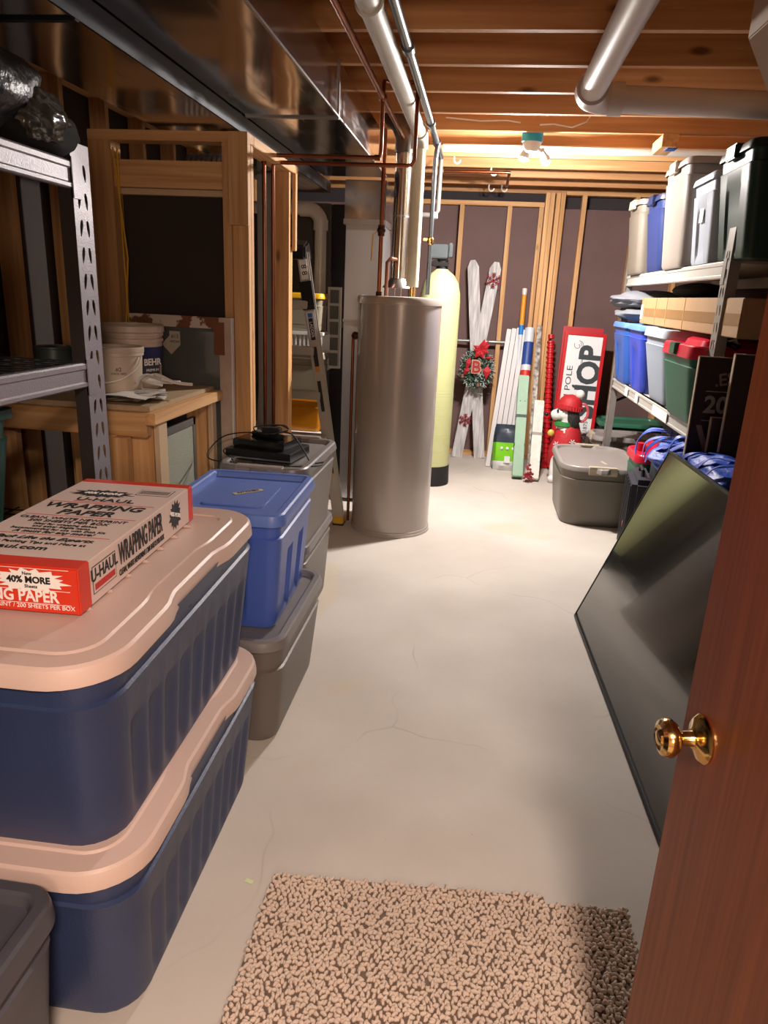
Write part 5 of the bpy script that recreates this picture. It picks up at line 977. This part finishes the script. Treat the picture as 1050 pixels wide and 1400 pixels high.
# local: screen plane in y-z, thickness along x; the room side is local +x after the half turn
tv.rotation_euler = (Matrix.Rotation(math.radians(2.1), 4, 'Z') @ Matrix.Rotation(th, 4, 'Y')).to_euler()
TH, TL = 0.925, 1.66
G().box(0.0, -TL, 0.0, 0.035, 0.0, TH).build('cabinet', mat('tv_black', '#121214', 0.4), tv, bevel=0.004)
G().box(-0.0025, -TL+0.012, 0.026, 0.0, -0.012, TH-0.012).build('screen', mat('tv_screen', '#191b1b', 0.13, spec=0.75, coat=0.5), tv)
for a in ((-TL, 0.0, 0, 0.014), (-TL, TH-0.01, 0, TH)): G().box(-0.005, a[0], a[1], 0.002, a[2], a[3]).build('bezel', mat('tv_bezel', '#2a2a2c', 0.3, 0.5), tv, bevel=0.001)
for a in (-TL, -0.009): G().box(-0.005, a, 0.014, 0.002, a+0.009, TH-0.01).build('bezel', MATS['tv_bezel'], tv, bevel=0.001)
G().box(0.035, -1.35, 0.15, 0.07, -0.3, 0.6).build('rear_housing', BLKM, tv, bevel=0.008)
# ================================================================ RUG
rug = thing('carpet_offcut', 'beige looped carpet offcut on the concrete inside the doorway', 'rug', (0, 0, 0))
def rug_top(x): return 1.471+(x+0.43)*0.073 if x < 0.285 else 1.500+(x-0.285)*0.08
pts = [(-0.425, 0.25), (0.49, 0.25), (0.49, rug_top(0.49)), (0.287, rug_top(0.287)), (0.283, rug_top(0.283)), (-0.428, 1.471)]
G().poly(pts, 0.0005, 0.007).build('backing', mat('rug_backing', '#6e5c4f', 0.95), rug)
ico = bmesh.new(); bmesh.ops.create_icosphere(ico, subdivisions=2, radius=1.0); iv = np.array([v.co for v in ico.verts]); fi = np.array([[v.index for v in f.verts] for f in ico.faces]); ico.free()
rgn = np.random.RandomState(9); V = []; F = []; o_ = 0; sp_ = 0.0138
y = 0.80; row = 0
while y < 1.56:
    x = -0.425+(sp_/2 if row % 2 else 0)
    while x < 0.495:
        px, py = x+rgn.normal()*0.0016, y+rgn.normal()*0.0016
        if py < rug_top(px)+0.002*rgn.normal() and px > -0.428:
            for q in range(2):
                a = rgn.rand()*PI; r0 = 0.0074*(0.85+0.3*rgn.rand()); P = iv*np.array([r0, r0*0.5, 0.0062]); ca, sa = math.cos(a), math.sin(a)
                P = np.stack([P[:, 0]*ca-P[:, 1]*sa, P[:, 0]*sa+P[:, 1]*ca, P[:, 2]], 1)+np.array([px+rgn.normal()*0.0018, py+rgn.normal()*0.0018, 0.0085+0.0018*rgn.rand()])
                V.append(P); F.append(fi+o_); o_ += len(iv)
        x += sp_
    y += sp_*0.88; row += 1
V = np.concatenate(V); F = np.concatenate(F)
me = bpy.data.meshes.new('loop_pile'); me.vertices.add(len(V)); me.vertices.foreach_set('co', V.ravel()); me.loops.add(F.size); me.loops.foreach_set('vertex_index', F.ravel().astype(np.int32)); me.polygons.add(len(F)); me.polygons.foreach_set('loop_start', np.arange(0, F.size, 3, dtype=np.int32)); me.update(calc_edges=True); me.shade_smooth()
me.materials.append(mat('rug_yarn', '#cdb9a8', 0.95, var=0.12, vscale=5)); place('loop_pile', me, rug, kind='stuff')
tag(G().box(0, 0, 0, 0.022, 0.012, 0.001).build('tape_scrap', mat('lime_tape', '#c3cf9c', 0.6), None, (-0.50, 1.44, 0.0005), (0, 0, -0.3)), 'tiny pale green scrap of tape on the floor left of the carpet', 'tape')
# ================================================================ DOOR
az = math.radians(-8); e_ = Vector((math.sin(az), math.cos(az), 0)); edge = Vector((0.353, 0.985, 0)); hinge = edge-e_*0.80
dm = mat('door_mahogany', '#8a4326', 0.42); N = dm.node_tree.nodes; L = dm.node_tree.links; b_ = N['Principled BSDF']
tc = N.new('ShaderNodeTexCoord'); mp = N.new('ShaderNodeMapping'); mp.inputs['Scale'].default_value = (40, 40, 1.1); L.new(tc.outputs['Object'], mp.inputs[0]); n_ = N.new('ShaderNodeTexNoise'); n_.inputs['Scale'].default_value = 2.2; n_.inputs['Detail'].default_value = 8; L.new(mp.outputs[0], n_.inputs[0])
r_ = N.new('ShaderNodeValToRGB'); q = r_.color_ramp.elements; q[0].position = 0.3; q[0].color = C('#6c3618'); q[1].position = 0.7; q[1].color = C('#8e4a28'); L.new(n_.outputs[0], r_.inputs[0]); L.new(r_.outputs[0], b_.inputs['Base Color'])
bp = N.new('ShaderNodeBump'); bp.inputs['Strength'].default_value = 0.08; bp.inputs['Distance'].default_value = 0.002; L.new(n_.outputs[0], bp.inputs['Height']); L.new(bp.outputs[0], b_.inputs['Normal'])
door = place('door_1', None, None, (hinge.x, hinge.y, 0.015), (0, 0, -az), kind='structure')
G().box(0.0, 0.0, 0.0, 0.040, 0.80, 2.03).build('door_slab', dm, door, bevel=0.0015)
kb = G().lathe([(0.0345, 0.0), (0.035, 0.003), (0.033, 0.005), (0.029, 0.009), (0.017, 0.013), (0.014, 0.016)], 48, (0, 0, 0), 'x').build('knob_rose', BRASS, door, (0.0, 0.738, 0.898), (0, 0, PI))
kn = G().lathe([(0.014, 0.012), (0.0115, 0.016), (0.0105, 0.032), (0.013, 0.036), (0.022, 0.040), (0.0275, 0.047), (0.028, 0.054), (0.025, 0.060), (0.018, 0.0635), (0.0165, 0.0625), (0.012, 0.062), (0.0105, 0.0645), (0.006, 0.066)], 48, (0, 0, 0), 'x').build('knob', BRASS, door, (0.0, 0.738, 0.898), (0, 0, PI))
G().box(0.008, 0.80, 0.86, 0.032, 0.802, 0.92).build('latch_plate', BRASS, door)
for z in (0.2, 1.0, 1.8): G().cyl((0.0, -0.006, z-0.045), (0.0, -0.006, z+0.045), 0.007, 10).build('hinge', BRASS, door)
